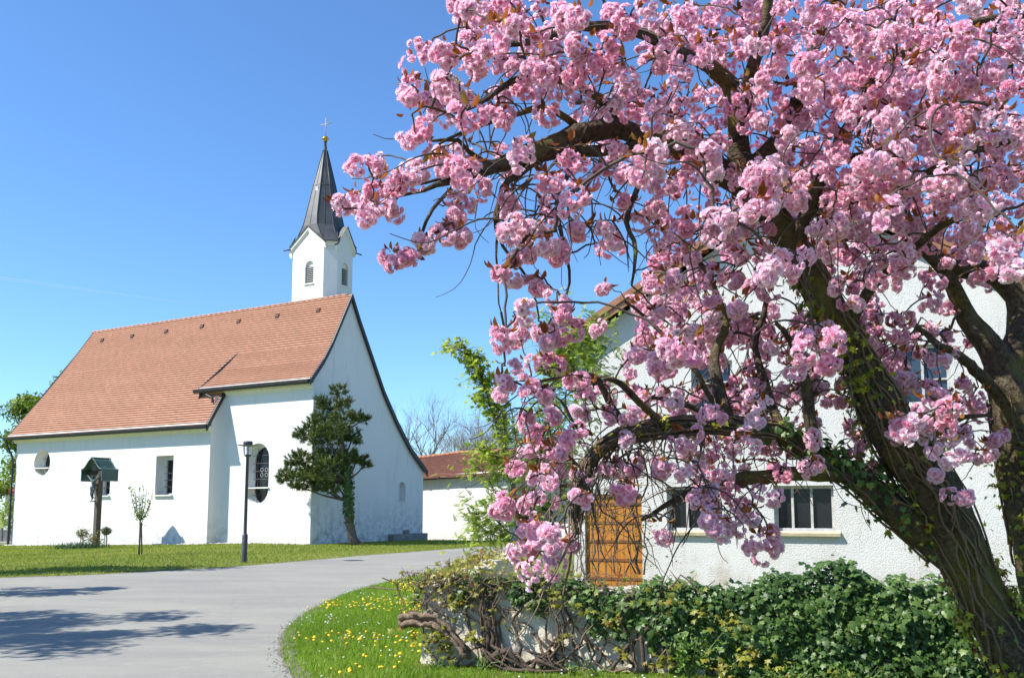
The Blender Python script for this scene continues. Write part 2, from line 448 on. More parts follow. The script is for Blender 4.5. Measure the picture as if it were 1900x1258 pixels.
# ================================================================== CHURCH  (local x = towards the gable, y = away from the long wall)
CH_ANG = R(29.6)
ca, sa = math.cos(CH_ANG), math.sin(CH_ANG)
C0 = gp(575, 1010)
church = empty('church', (C0[0], C0[1], 0), -CH_ANG)
tag(church, 'white village church with red tiled roof and slender grey spire', 'church')
def ch_world(X, Y, z=0.0):             # X runs back along the nave
    return np.array([C0[0] - ca * X + sa * Y, C0[1] + sa * X + ca * Y, z])
NAVE_Y, NOTCH = -.72, 6.0
def circ(cx, cz, r, n=28, a0=0, a1=2 * math.pi, close=False):
    k = n if not close else n - 1
    return [(cx + r * math.cos(a0 + (a1 - a0) * i / k), cz + r * math.sin(a0 + (a1 - a0) * i / k)) for i in range(n)]
def rect(u0, u1, v0, v1): return [(u0, v0), (u1, v0), (u1, v1), (u0, v1)]
def stadium(cx, z0, z1, r, n=14):
    return [(cx + r * math.cos(a), z1 + r * math.sin(a)) for a in np.linspace(0, math.pi, n)] + [(cx + r * math.cos(a), z0 + r * math.sin(a)) for a in np.linspace(math.pi, 2 * math.pi, n)]
def arch(u0, u1, v0, v1, n=12):        # round headed opening, springing so the crown is at v1
    r = (u1 - u0) / 2; c = (u0 + u1) / 2
    return [(u0, v0), (u1, v0)] + [(c + r * math.cos(a), v1 - r + r * math.sin(a)) for a in np.linspace(0, math.pi, n)]

naveT = lambda u, v, w: (u, NAVE_Y + w, v)
setT = lambda u, v, w: (u, w, v)
gabT = lambda u, v, w: (-w, u, v)
w = MB()
h_round = circ(-19.45, 4.25, .74); h_r1 = rect(-14.75, -13.45, 2.36, 4.36); h_r2 = rect(-9.9, -8.6, 2.36, 4.36)
w.wall([(-21.9, -.9), (-NOTCH, -.9), (-NOTCH, 5.75), (-21.9, 5.75)], [h_round, h_r1, h_r2], naveT, .55)
h_oval = stadium(-3.48, 2.63, 4.08, .76)
w.wall([(-NOTCH + .0, -.5), (0, -.5), (0, 7.75), (-NOTCH, 7.75)], [h_oval], setT, .5)
# the rounded return between nave and set-in wall
pr = [(-NOTCH, NAVE_Y)] + [(-NOTCH + .0 + .42 * (1 - math.sin(a)), -.42 * (math.cos(a)) * 0 - .0 + (-.42 + .42 * (1 - math.cos(a)))) for a in np.linspace(math.pi / 2, math.pi / 2, 1)]
pr = [(-NOTCH, NAVE_Y), (-NOTCH + .002, -.5)] + [(-NOTCH + .5 - .5 * math.cos(a), -.5 + .5 * math.sin(a)) for a in np.linspace(0.15, math.pi / 2, 9)]
for (x0, y0), (x1, y1) in zip(pr[:-1], pr[1:]):
    dy = -.004
    w.poly([(x0, y0 + dy, -.6), (x1, y1 + dy, -.6), (x1, y1 + dy, 7.3), (x0, y0 + dy, 5.7 if y0 < -.6 else 7.2)])
# end wall, back wall
w.poly([(-21.9, NAVE_Y, -.9), (-21.9, 9.05, -.9), (-21.9, 9.05, 4.0), (-21.9, 6.5, 5.8), (-21.9, NAVE_Y, 5.75)])
w.poly([(-21.9, 9.05, -.9), (0, 9.05, -.9), (0, 9.05, 3.85), (-21.9, 9.05, 3.85)])
w.build('wall', M_white, church)
prof_set = [(-.38, 7.68), (.5, 8.74), (1.07, 9.62), (2.52, 12.36)]
prof_main = [(-1.14, 5.76), (.2, 8.07), (1.07, 9.62), (2.52, 12.36)]
prof_right = [(9.28, 3.70), (7.74, 4.88), (6.5, 6.2), (5.29, 7.72), (4.35, 9.25), (3.2, 11.12), (2.52, 12.36)]
gw = MB()
out = [(0, -.5), (9.05, -.5), (9.05, 3.75)] + [(y, z - .12) for y, z in prof_right[1:]] + [(y, z - .12) for y, z in prof_set[::-1][1:3]] + [(0, 8.0)]
h_niche = arch(6.8, 7.42, 2.1, 3.08)
gw.wall(out, [h_niche], gabT, .35)
gw.poly([gabT(u, v, .35) for u, v in h_niche])
gw.box((.02, 7.11, 2.085), (.14, .74, .03))
gw.build('gable_wall', M_gablew, church)

# ---- roof in real tile courses
def courses(mb, prof, x0f, x1f, expo=.152, liftz=.060, s0=0.0, s1=1e9, nx=1):
    P = [np.array(p) for p in prof]; seg = [np.hypot(*(P[i + 1] - P[i])) for i in range(len(P) - 1)]; cum = np.r_[0, np.cumsum(seg)]
    def pt(s):
        i = min(np.searchsorted(cum, s, side='right') - 1, len(seg) - 1); i = max(i, 0); t = (s - cum[i]) / seg[i]
        return P[i] + (P[i + 1] - P[i]) * t
    S = min(cum[-1], s1); s = s0
    while s < S - 1e-6:
        e = min(s + expo, S); a = pt(s); b = pt(e); d = (b - a) / np.hypot(*(b - a)); nn = np.array((-d[1], d[0]))
        if nn[1] < 0: nn = -nn
        lo = a + nn * liftz; hi = b + nn * .004
        xa0, xa1, xb0, xb1 = x0f(s / cum[-1]), x1f(s / cum[-1]), x0f(e / cum[-1]), x1f(e / cum[-1])
        N = max(1, int(abs(xa1 - xa0) / .9))
        for k in range(N):
            t0, t1 = k / N, (k + 1) / N
            j0 = 0.004 * math.sin(k * 12.9 + s * 77) ; j1 = 0.004 * math.sin((k + 1) * 12.9 + s * 77)
            qa0 = xa0 + (xa1 - xa0) * t0; qa1 = xa0 + (xa1 - xa0) * t1; qb0 = xb0 + (xb1 - xb0) * t0; qb1 = xb0 + (xb1 - xb0) * t1
            p = [(-qa0, lo[0], lo[1] + j0), (-qa1, lo[0], lo[1] + j1), (-qb1, hi[0], hi[1]), (-qb0, hi[0], hi[1])]
            mb.poly(p, [(qa0, s), (qa1, s), (qb1, e), (qb0, e)])
            mb.poly([(-qa0, a[0], a[1]), (-qa1, a[0], a[1]), p[1], p[0]], [(qa0, s), (qa1, s), (qa1, s + .01), (qa0, s + .01)])
        s = e
    return cum[-1]
def plen(prof): return sum(math.dist(prof[i], prof[i + 1]) for i in range(len(prof) - 1))
roof = MB()
Lm, Ls = plen(prof_main), plen(prof_set)
hipx = lambda t: 22.2 - 2.25 * t - .35 * math.sin(math.pi * t) * .4
s_m = plen(prof_main[:3]); s_s = plen(prof_set[:3])
courses(roof, prof_main, lambda t: 5.86, hipx, s1=s_m, expo=s_m / round(s_m / .152))
courses(roof, prof_main, lambda t: -.10, hipx, s0=s_m, expo=(Lm - s_m) / round((Lm - s_m) / .152))
def setx(t): return 7.35 - 1.15 * min(1, t / (s_s / Ls))
courses(roof, prof_set, lambda t: -.10, setx, s1=s_s, liftz=.057, expo=s_s / round(s_s / .152))
courses(roof, prof_right, lambda t: -.10, hipx)
roof.poly([(-22.2, -1.14, 5.76), (-19.95, 2.52, 12.36), (-22.2, 9.2, 3.7)], [(0, 0), (3, 7), (9, 0)])
ro = roof.build('roof', M_tile, church)
M_tiled = plain('shade_painted_vent_tile', (.09, .045, .035), .85)  # shading on the vents is put into this darker tile colour
rd = MB()                               # overlapping half-round ridge tiles
x = 0.1
while x < 19.9:
    rd.tube([(-x, 2.52, 12.345), (-x - .2, 2.52, 12.35), (-x - .41, 2.52, 12.36)], [.075, .082, .095], 10)
    x += .40
rd.build('ridge_tiles', M_ridge, ro, True)
for X in (1.7, 4.5, 7.3, 10.1, 13.0, 15.9, 18.6):      # little vent tiles below the ridge
    v = MB(); v.prism([(0, 0), (.26, .02), (.26, .19), (.1, .20)], lambda a, b, c: (-X + c, 2.16 - a * .5, 11.64 - a * .95 + b + .06), -.11, .11)
    v.build('vent_tile', M_tiled, ro)
# dark verge boards along every free roof edge
def verge_board(mb, prof, x, width=.24, t=.07, off=.06):
    for i in range(len(prof) - 1):
        (y0, z0), (y1, z1) = prof[i], prof[i + 1]
        q = [(-x, y0, z0 + off), (-x, y1, z1 + off), (-x, y1, z1 - width), (-x, y0, z0 - width)]
        q2 = [(a + t, b, c) for a, b, c in q]
        mb.poly(q); mb.poly(q2)
        for k in range(4): mb.poly([q[k], q[(k + 1) % 4], q2[(k + 1) % 4], q2[k]])
vb = MB()
verge_board(vb, prof_set, -.10); verge_board(vb, prof_right, -.10)
vb.build('verge_board', M_black, church)
vb = MB(); verge_board(vb, [(-1.16, 5.74), (-.02, 7.66)], 5.86, .30, .10, .05); vb.build('verge_board', M_black, church)
vb = MB()
vb.tube([(-7.36, -.38, 7.72), (-6.2, 1.07, 9.68)], .035, 6)
vb.poly([(-7.33, -.37, 7.70), (-6.2, 1.07, 9.64), (-6.2, .95, 9.38), (-7.33, -.37, 7.16)])
vb.build('valley_flashing', M_black, church); vb = MB()
hp = [(-hipx(t) - .01, np.interp(t, [0, s_m / Lm * .6, s_m / Lm, 1], [-1.14, .2, 1.07, 2.52]), np.interp(t, [0, s_m / Lm * .6, s_m / Lm, 1], [5.80, 8.09, 9.66, 12.4])) for t in np.linspace(0, 1, 9)]
vb.tube(hp, .045, 6)
vb.build('hip_capping', M_black, church)
# cornices, gutters, drip edges
cor = MB()
cp = [(0, 0), (-.05, .02), (-.09, .10), (-.19, .17), (-.22, .26), (-.22, .30), (0, .30)]
cor.prism(cp, lambda a, b, c: (c, NAVE_Y + a, 5.42 + b), -22.1, -5.98)
cor.prism(cp, lambda a, b, c: (c, 0 + a * .8, 7.28 + b), -7.1, -.0)
cor.poly([(-7.1, -.36, 7.58), (0, -.36, 7.58), (0, .25, 7.6), (-7.1, .25, 7.6)])
cor.poly([(-22.1, -1.1, 5.73), (-5.9, -1.1, 5.73), (-5.9, -.6, 5.73), (-22.1, -.6, 5.73)])
cor.build('cornice', M_trim, church)
gu = MB()
def gutter(x0, x1, y, z):
    pf = [(.10 * math.cos(a), .19 * math.sin(a)) for a in np.linspace(math.pi, 2 * math.pi, 9)] + [(.085, .0), (-.085, .0)]
    gu.prism(pf, lambda a, b, c: (c, y + a, z + b), x0, x1)
gutter(-22.35, -5.8, -1.22, 5.76); gutter(-7.6, .08, -.46, 7.67)
for X in np.arange(6.6, 22, 1.1): gu.box((-X, -1.22, 5.72), (.03, .17, .09))
for X in np.arange(.6, 7, 1.1): gu.box((-X, -.46, 7.63), (.03, .17, .09))
gu.build('gutter', M_black, church)
de = MB()
de.poly([(-22.2, -1.17, 5.79), (-5.9, -1.17, 5.79), (-5.9, -1.12, 5.88), (-22.2, -1.12, 5.88)])
de.poly([(-7.35, -.41, 7.70), (.08, -.41, 7.70), (.08, -.36, 7.78), (-7.35, -.36, 7.78)])
de.build('drip_edge', M_gutter, church)
dp = MB()
dp.tube([(-22.25, -1.2, 5.7), (-22.22, -1.12, 5.3), (-22.1, -.86, 4.7), (-22.0, -.84, 4.3), (-22.0, -.84, 1.2)], .055, 10)
dp.tube([(-22.0, -.84, 1.25), (-22.0, -.84, -.6)], .075, 10)
for z in (3.9, 2.4, 1.2): dp.tube([(-22.0, -.84, z), (-22.0, -.84, z + .07)], .085, 10)
dp.build('downpipe', M_black, church); dp = MB()
dp.tube([(-6.95, -.46, 7.6), (-6.9, -.40, 7.45), (-6.35, -.42, 7.22), (-6.1, -.62, 6.95)], .05, 8)
dp.build('downpipe', M_black, church)
pl = MB(); pl.box((-21.94, -.5, 2.35), (.05, .3, .5)); pl.build('wall_plaque', plain('blue_grey_plate', (.14, .19, .30), .4, .1), church)

# ---- windows
def grille(mb, u0, u1, v0, v1, T, d, nu, nv, r=.012):
    for i in range(nu): u = u0 + (u1 - u0) * (i + 1) / (nu + 1); mb.tube([T(u, v0, d), T(u, v1, d)], r, 6)
    for j in range(nv): v = v0 + (v1 - v0) * (j + 1) / (nv + 1); mb.tube([T(u0, v, d), T(u1, v, d)], r, 6)
def window(holes_outer, inner, T, depth, nu, nv, sillbox=None, bars=None):
    g_ = MB(); g_.poly([T(u, v, depth + .10) for u, v in inner]); root = g_.build('window', M_glassd, church)
    fr = MB(); fr.wall(holes_outer, [inner], lambda u, v, w_: T(u, v, depth + w_), .10); fr.build('window_surround', M_white, root)
    b = MB(); us = [p[0] for p in inner]; vs = [p[1] for p in inner]
    grille(b, min(us) - .05, max(us) + .02, min(vs), max(vs), T, depth - .05, nu, nv); b.build('grille', M_iron, root)
    if sillbox:
        s_ = MB(); s_.box(*sillbox); s_.build('sill', M_trim, root)
    return root
window(h_r1, rect(-14.57, -13.53, 2.44, 4.16), naveT, .50, 3, 4, ((-14.1, NAVE_Y + .2, 2.33), (1.36, .66, .06)))
window(h_r2, rect(-9.72, -8.68, 2.44, 4.16), naveT, .50, 3, 4, ((-9.25, NAVE_Y + .2, 2.33), (1.36, .66, .06)))
window(h_round, circ(-19.36, 4.27, .64), naveT, .50, 2, 2, ((-19.45, NAVE_Y + .22, 3.95), (1.36, .54, .05)))
ov = window(h_oval, stadium(-3.45, 2.55, 4.02, .63), setT, .40, 3, 6, ((-3.48, .16, 2.66), (1.64, .5, .05)))
orn = MB()
for (u, v) in ((-3.2, 3.3), (-3.2, 3.55), (-3.5, 3.3), (-3.5, 3.55)):
    orn.tube([setT(u + .09 * math.cos(a), v + .09 * math.sin(a), .33) for a in np.linspace(0, 6.28, 13)], .012, 5)
orn.build('grille_ornament', plain('pale_iron', (.35, .36, .36), .5), ov)
# stone trough at the foot of the gable
tr = MB(); tr.box((.16, 7.5, .12), (.36, 3.1, .44)); tr.build('stone_plinth', M_stone, church)
tr = MB(); tr.lathe([(.0, .0), (.12, .0), (.14, .1), (.10, .2), (0, .22)], (.16, 7.4, .34), 10); tr.box((.1, 7.4, .42), (.2, .3, .16)); tr.build('stone_finial', M_stone, church)

# ---- tower and spire
TX, TY, HX, HY, CC = -2.92, 3.70, 1.55, 1.105, .5
oct8 = [(-HX + CC, -HY), (HX - CC, -HY), (HX, -HY + CC), (HX, HY - CC), (HX - CC, HY), (-HX + CC, HY), (-HX, HY - CC), (-HX, -HY + CC)]
frontT = lambda u, v, w_: (TX + u, TY - HY + w_, v)
sideT = lambda u, v, w_: (TX + HX - w_, TY + u, v)
backT = lambda u, v, w_: (TX - u, TY + HY - w_, v)
leftT = lambda u, v, w_: (TX - HX + w_, TY - u, v)
ZE, ZG = 15.12, 14.95
tw = MB(); fw, sw = HX - CC, HY - CC
hl_f = arch(-.20, .38, 13.05, 14.22); hl_s = arch(-.26, .26, 12.98, 14.16)
def gab(fwid, zp): return [(-fwid, 10.4), (fwid, 10.4), (fwid, ZE), (0, zp), (-fwid, ZE)]
tw.wall(gab(fw, 15.98), [hl_f], frontT, .22); tw.wall(gab(sw, 16.02), [hl_s], sideT, .22)
tw.wall(gab(fw, 15.98), [], backT, .1); tw.wall(gab(sw, 16.02), [], leftT, .1)
for i in (1, 3, 5, 7):
    (a0, b0), (a1, b1) = oct8[i], oct8[(i + 1) % 8]
    tw.poly([(TX + a0, TY + b0, 10.4), (TX + a1, TY + b1, 10.4), (TX + a1, TY + b1, ZE), (TX + a0, TY + b0, ZE)])
towo = tw.build('tower', M_white, church)
towo.scale = (1, 1, 1.023); towo.location = (0, 0, -.037)
def louvre(hole, T, u0, u1, v0, v1):
    b = MB(); b.poly([T(u, v, .22) for u, v in hole]); lo = b.build('belfry_opening', M_glassd, towo)
    l = MB()
    for k in range(9):
        z = v0 + (v1 - v0) * (k + .5) / 9
        l.prism([(z - .035, .06), (z + .045, .17), (z + .060, .16), (z - .018, .05)], lambda a, b_, c: T(c, a, b_), u0, u1)
    l.build('louvre', plain('louvre_boards', (.42, .42, .41), .7, .1), lo)
    t = MB(); r = (u1 - u0) / 2; c = (u0 + u1) / 2
    t.poly([T(u0, v1 + .02, .12), T(u1, v1 + .02, .12)] + [T(c + r * math.cos(a), v1 + .02 + (r) * math.sin(a), .12) for a in np.linspace(0, math.pi, 10)])
    t.build('lunette', M_white, lo)
    s_ = MB(); s_.prism([(v0 - .07, -.06), (v0 - .02, -.06), (v0, .2), (v0 - .07, .2)], lambda a, b_, c: T(c, a, b_), u0 - .05, u1 + .05); s_.build('sill', M_trim, lo)
louvre(hl_f, frontT, -.20, .38, 13.05, 13.93); louvre(hl_s, sideT, -.26, .26, 12.98, 13.88)
tc = MB(); gr = MB()
for T, fwid, zp in ((frontT, fw, 15.98), (sideT, sw, 16.02), (backT, fw, 15.98), (leftT, sw, 16.02)):
    sl = (zp - ZE) / fwid; e = .16
    ch = lambda o0, o1: [(-fwid - e, ZE - e * sl + o0), (0, zp + o0), (fwid + e, ZE - e * sl + o0), (fwid + e, ZE - e * sl + o1), (0, zp + o1), (-fwid - e, ZE - e * sl + o1)]
    tc.prism(ch(.03, -.14), lambda a, b_, c, T=T: T(a, b_, c), -.10, .05)
    tc.prism(ch(-.14, -.24), lambda a, b_, c, T=T: T(a, b_, c), -.05, .05)
    gr.prism(ch(.075, .03), lambda a, b_, c, T=T: T(a, b_, c), -.15, .85)
for i in (1, 3, 5, 7):
    (a0, b0), (a1, b1) = oct8[i], oct8[(i + 1) % 8]
    mx, my = (a0 + a1) / 2, (b0 + b1) / 2; ln = math.hypot(a1 - a0, b1 - b0); ang = math.atan2(b1 - b0, a1 - a0)
    q = Matrix.Rotation(ang, 3, 'Z'); nn = Vector((mx, my, 0)).normalized()
    nn = q @ Vector((0, -1, 0))
    tc.box(Vector((TX + mx, TY + my, ZE - .05)) + nn * .05, (ln + .06, .1, .14), q)
    tc.box(Vector((TX + mx, TY + my, ZE - .17)) + nn * .02, (ln + .02, .05, .10), q)
for i in (1, 3, 5, 7):
    lip = MB()
    (a0, b0), (a1, b1) = oct8[i], oct8[(i + 1) % 8]
    nn = Vector((a0 + a1, b0 + b1, 0)).normalized(); nn = Matrix.Rotation(math.atan2(b1 - b0, a1 - a0), 3, 'Z') @ Vector((0, -1, 0))
    o = [Vector((TX + a0, TY + b0, 0)), Vector((TX + a1, TY + b1, 0))]
    lip.poly([o[0] + nn * .17 + Vector((0, 0, ZE + .03)), o[1] + nn * .17 + Vector((0, 0, ZE + .03)), o[1] * 1 - nn * .10 + Vector((0, 0, ZE + .55)), o[0] - nn * .10 + Vector((0, 0, ZE + .55))])
    lip.poly([o[0] + nn * .17 + Vector((0, 0, ZE + .03)), o[1] + nn * .17 + Vector((0, 0, ZE + .03)), o[1] + Vector((0, 0, ZE - .0)), o[0] + Vector((0, 0, ZE - .0))])
    lip.tube([o[0] + nn * .18 + Vector((0, 0, ZE + .02)), o[1] + nn * .18 + Vector((0, 0, ZE + .02))], .03, 6)
    lip.build('chamfer_eaves', M_slate, towo)
tc.build('cornice', M_trim, towo)
gr.build('gablet_roof', M_slate, towo)
sp = MB()
def ringpts(k, z, reg=0.0):
    out = []
    for i, (a, b) in enumerate(oct8):
        th = math.atan2(b, a); r = math.hypot(a, b) * (1 - reg) + 1.32 * reg
        th2 = R(-112.5 + 45 * i); th = th * (1 - reg) + th2 * reg if abs(th - th2) < 1.5 else th
        out.append((TX + r * k * math.cos(th), TY + r * k * math.sin(th), z))
    return out
levels = [(.99, ZE - .05, 0), (.975, ZE + .12, 0), (.93, 15.6, .4), (.86, 16.15, .9), (.78, 16.7, 1), (.49, 18.4, 1), (.09, 20.45, 1)]
rings = [ringpts(*L) for L in levels]
for A, B in zip(rings[:-1], rings[1:]):
    for i in range(8): sp.poly([A[i], A[(i + 1) % 8], B[(i + 1) % 8], B[i]])
spo = sp.build('spire', M_slate, towo)
rb = MB()
for i in range(8): rb.tube([r_[i] for r_ in rings], .025, 6)
for i in range(8): rb.tube([rings[5][i], rings[5][(i + 1) % 8]], .012, 5)
for i in range(8):
    a = [((np.array(r_[i]) + np.array(r_[(i + 1) % 8])) / 2) for r_ in rings[3:]]
    rb.tube(a, .014, 5)
for k in (0, 2, 4, 6): pass
for sx, sy in ((-1, -1), (1, 1), (1, -1), (-1, 1)):
    pass
rb.tube([(TX - fw - .1, TY - HY - .1, ZG - .02), (TX - fw - .42, TY - HY - .3, ZG - .06)], .035, 6)
rb.tube([(TX + HX + .1, TY + sw + .1, ZG - .1), (TX + HX + .35, TY + sw + .32, ZG - .2)], .035, 6)
rb.build('standing_seams', M_black, spo, True)
hb = MB(); hb.box((TX + rings[5][0][0] * 0 + .06, TY - .62, 18.15), (.17, .10, .26)); hb.build('spire_hatch', M_gutter, spo)
bl = MB(); bl.lathe([(.08, 20.4), (.09, 20.6), (.06, 20.9), (.10, 20.92), (.10, 20.95), (.055, 20.98)], (TX, TY, 0), 14); bl.build('finial_neck', M_slate, spo, True)
bl = MB(); bl.lathe([(0, -.15), (.07, -.14), (.13, -.09), (.165, -.02), (.19, -.02), (.19, .02), (.165, .02), (.13, .09), (.07, .14), (0, .15)], (TX, TY, 21.1), 16); bl.build('gold_ball', M_gold, spo, True)
cr = MB(); cr.tube([(TX, TY, 21.2), (TX, TY, 22.25)], .022, 6); cr.tube([(TX - .38, TY + .0, 21.92), (TX + .38, TY + .0, 21.92)], .022, 6)
cr.build('cross', plain('tarnished_gilt', (.42, .36, .24), .45), spo, True)

# white pebbles along the foot of the walls
npb = 1500
Xp = rng.uniform(-.2, 22, npb); side = rng.uniform(size=npb) < .85
base = np.where((Xp < NOTCH), -.12, NAVE_Y - .12)
lp = [ch_world(X, y - abs(rng.normal()) * .22) for X, y in zip(Xp, base)]
lp = np.array([[p[0], p[1], gz(p[0]) + .02] for p in lp])
b = [(1, 0, 0), (-1, 0, 0), (0, 1, 0), (0, -1, 0), (0, 0, 1), (0, 0, -1)]
ofc = [(0, 2, 4), (2, 1, 4), (1, 3, 4), (3, 0, 4), (2, 0, 5), (1, 2, 5), (3, 1, 5), (0, 3, 5)]
M_peb = leafmat('pale_pebbles', [(0, (.30, .26, .22)), (.5, (.55, .52, .47)), (1, (.75, .73, .70))], 0, .9, .2)
tag(scatter('pebble_strip', b, ofc, lp, frames(rng.normal(size=(npb, 3))), rng.uniform(.025, .07, npb), M_peb, None, {'rnd': rng.uniform(size=npb)}, None, True),
    'pale pebbles strewn along the foot of the church walls', 'pebbles', None, 'stuff')

vl = np.array(verge[4:80]); ng = 1300; ii = rng.integers(0, len(vl) - 1, ng); tq = rng.uniform(size=(ng, 1)); q = vl[ii] * (1 - tq) + vl[ii + 1] * tq
tn_ = vl[ii + 1] - vl[ii]; tn_ = tn_ / (np.linalg.norm(tn_, axis=1, keepdims=True) + 1e-9); q = q + np.c_[-tn_[:, 1], tn_[:, 0]] * (np.abs(rng.normal(0, .09, (ng, 1))) - .05)
M_grit = leafmat('brown_road_grit', [(0, (.10, .08, .06)), (.6, (.25, .22, .18)), (1, (.45, .43, .40))], 0, .95, .1)
tag(scatter('road_grit', b, ofc, np.c_[q, np.full(ng, .010)], frames(rng.normal(size=(ng, 3))), rng.uniform(.003, .008, ng), M_grit, None, {'rnd': rng.uniform(size=ng)}), 'loose brown grit gathered along the edge of the grass verge', 'grit', None, 'stuff')

# ================================================================== LAMP, CRUCIFIX, SMALL PLANTS BY THE CHURCH
M_lamp = plain('anthracite_lamp_paint', (.055, .058, .065), .4, .15, 5, .05)
glm = Mat('clear_lamp_glass'); glm.color((.95, .97, .97)).rough(.05, .5); glm.p.inputs['Transmission Weight'].default_value = .9; glm.p.inputs['IOR'].default_value = 1.1
lp0 = gp(453, 1043); dl = lp0[1]
zl = lambda py: at(455, py, dl)[2]
lamp = tag(empty('street_lamp', tuple(lp0)), 'slender dark grey street lamp with clear glass lantern and disc hat', 'street lamp')
b = MB(); b.lathe([(.085, -.02), (.085, zl(992)), (.07, zl(990.5)), (.055, zl(990))], n=16); b.build('base_sleeve', M_lamp, lamp, True)
b = MB(); b.lathe([(.052, zl(990)), (.045, zl(848)), (.10, zl(846)), (.115, zl(843)), (0, zl(843))], n=16); b.build('pole', M_lamp, lamp, True)
b = MB(); b.lathe([(.11, zl(843)), (.135, zl(826))], n=20); b.build('lantern_glass', glm.m, lamp, True)
b = MB(); b.lathe([(.02, zl(843)), (.035, zl(836)), (.05, zl(833)), (.02, zl(827))], n=10); b.build('lamp_bulb', plain('frosted_bulb', (.7, .7, .66), .3, .05), lamp, True)
b = MB()
for k in range(4):
    a = k * math.pi / 2 + .4; b.tube([(.113 * math.cos(a), .113 * math.sin(a), zl(843)), (.138 * math.cos(a), .138 * math.sin(a), zl(825))], .008, 5)
b.build('lantern_rod', M_lamp, lamp)
b = MB(); b.lathe([(.10, zl(828)), (.335, zl(826.6)), (.34, zl(826)), (.10, zl(825))], n=32); b.build('disc_hat', plain('hat_disc_sheet', (.16, .17, .16), .35, .1), lamp, True)
b = MB(); b.lathe([(.12, zl(825)), (.145, zl(824)), (.145, zl(820)), (.125, zl(818.5)), (0, zl(818))], n=20); b.build('lantern_cap', M_lamp, lamp, True)

# wayside crucifix: front looks the way the long wall looks
cx0 = gp(178, 1013)
def onch(px, X):   # ground point in front of the long wall
    pass
cdep = 45.2
cpos = at(178, 1013, cdep)
crux = tag(empty('wayside_crucifix', (cpos[0], cpos[1], gz(cpos[0])), -CH_ANG), 'wooden wayside crucifix under a curved green copper canopy', 'crucifix')
k = cdep / 1700.0
zc = lambda py: at(178, py, cdep)[2] - gz(cpos[0])
b = MB(); b.beam((0, 0, -.2), (0, 0, zc(853)), .26, .22); b.build('post', M_wood, crux)
b = MB(); b.beam((-.72, -.05, zc(877)), (.72, -.05, zc(877)), .16, .20); b.build('crossbeam', M_woodd, crux)
ca_ = MB()
wz, pz = zc(871), zc(851.5)
prof = []
for t in np.linspace(-1, 1, 29):
    a = abs(t)
    h = 1 - .5 * (1 - math.cos(math.pi * min(1, a / .92))) if a > .0 else 1
    h = h if a < .92 else 0.0
    prof.append((t * .78, wz + (pz - wz) * h))
inner = [(u, v - .045) for u, v in prof]
ca_.prism(prof + inner[::-1], lambda u, v, w_: (u, w_, v), -.46, .46)
cano = ca_.build('canopy', M_copper, crux, False)
rl = MB(); rl.tube([(0, y, pz + .02) for y in np.linspace(-.5, .48, 7)], .06, 8)
for yy in (-.46, .46): rl.tube([(u, yy, v) for u, v in prof], .035, 6)
rl.build('ridge_roll', M_copper, cano, True)
for sx in (-1, 1):
    s_ = MB(); s_.box((sx * .77, 0, zc(882)), (.05, .92, zc(871) - zc(893))); s_.build('side_board', M_copper, crux)
# the carved figure: one continuous skinned body
def skin_figure(name, pts, edges, rad, mat, parent, loc, sub=2):
    me = bpy.data.meshes.new(name); me.from_pydata(pts, edges, []); me.materials.append(mat)
    o = bpy.data.objects.new(name, me); COL.objects.link(o)
    md = o.modifiers.new('skin', 'SKIN'); sb = o.modifiers.new('sub', 'SUBSURF'); sb.levels = sub; sb.render_levels = sub
    if not me.skin_vertices: me.skin_vertices.new()
    for i, r in enumerate(rad):
        s_ = me.skin_vertices[0].data[i]; s_.radius = (r, r) if not hasattr(r, '__len__') else r; s_.use_root = (i == 0)
    o.parent = parent; o.location = loc
    dg = bpy.context.evaluated_depsgraph_get(); dg.update()
    new = bpy.data.meshes.new_from_object(o.evaluated_get(dg)); new.name = name
    for p in new.polygons: p.use_smooth = True
    o.modifiers.clear(); o.data = new
    return o
fz = zc(905)
P = [(0, 0, 0), (0.01, -.02, .14), (0, -.02, .30), (-.005, -.02, .40), (.0, -.06, .46), (.0, -.07, .56),
     (.14, -.02, .37), (.30, -.01, .47), (.46, .02, .58), (.53, .02, .62),
     (-.14, -.02, .37), (-.30, -.01, .47), (-.46, .02, .58), (-.53, .02, .62),
     (.06, -.01, -.06), (.08, -.10, -.28), (.02, -.02, -.52), (.03, -.09, -.60),
     (-.06, -.01, -.06), (-.04, -.10, -.28), (-.01, -.03, -.52), (-.02, -.10, -.60)]
E_ = [(0, 1), (1, 2), (2, 3), (3, 4), (4, 5), (2, 6), (6, 7), (7, 8), (8, 9), (2, 10), (10, 11), (11, 12), (12, 13), (0, 14), (14, 15), (15, 16), (16, 17), (0, 18), (18, 19), (19, 20), (20, 21)]
RR = [(.10, .08), (.085, .07), (.12, .08), (.05, .05), (.06, .065), (.055, .06), (.055, .055), (.045, .045), (.033, .033), (.03, .02), (.055, .055), (.045, .045), (.033, .033), (.03, .02),
      (.075, .075), (.06, .06), (.035, .035), (.03, .025), (.075, .075), (.06, .06), (.035, .035), (.03, .025)]
fig = skin_figure('carved_figure', P, E_, RR, M_bronze, crux, (0, -.30, fz))
b = MB()
for a0 in range(14):
    pass
prf = [(.135, -.12), (.15, -.02), (.135, .07), (.115, .10)]
b.lathe(prf, (0, -.02, 0), 16); b.box((.13, -.08, -.12), (.07, .06, .2)); b.build('loincloth', M_bronze, fig, True)
b = MB(); b.lathe([(.0, .60), (.055, .58), (.072, .53), (.066, .50), (.062, .47)], (0, -.055, .005), 12); b.build('crown_of_thorns', M_woodd, fig, True)
b = MB(); b.box((0, -.28, fz - .66), (.2, .2, .06)); b.build('foot_block', M_woodd, crux)

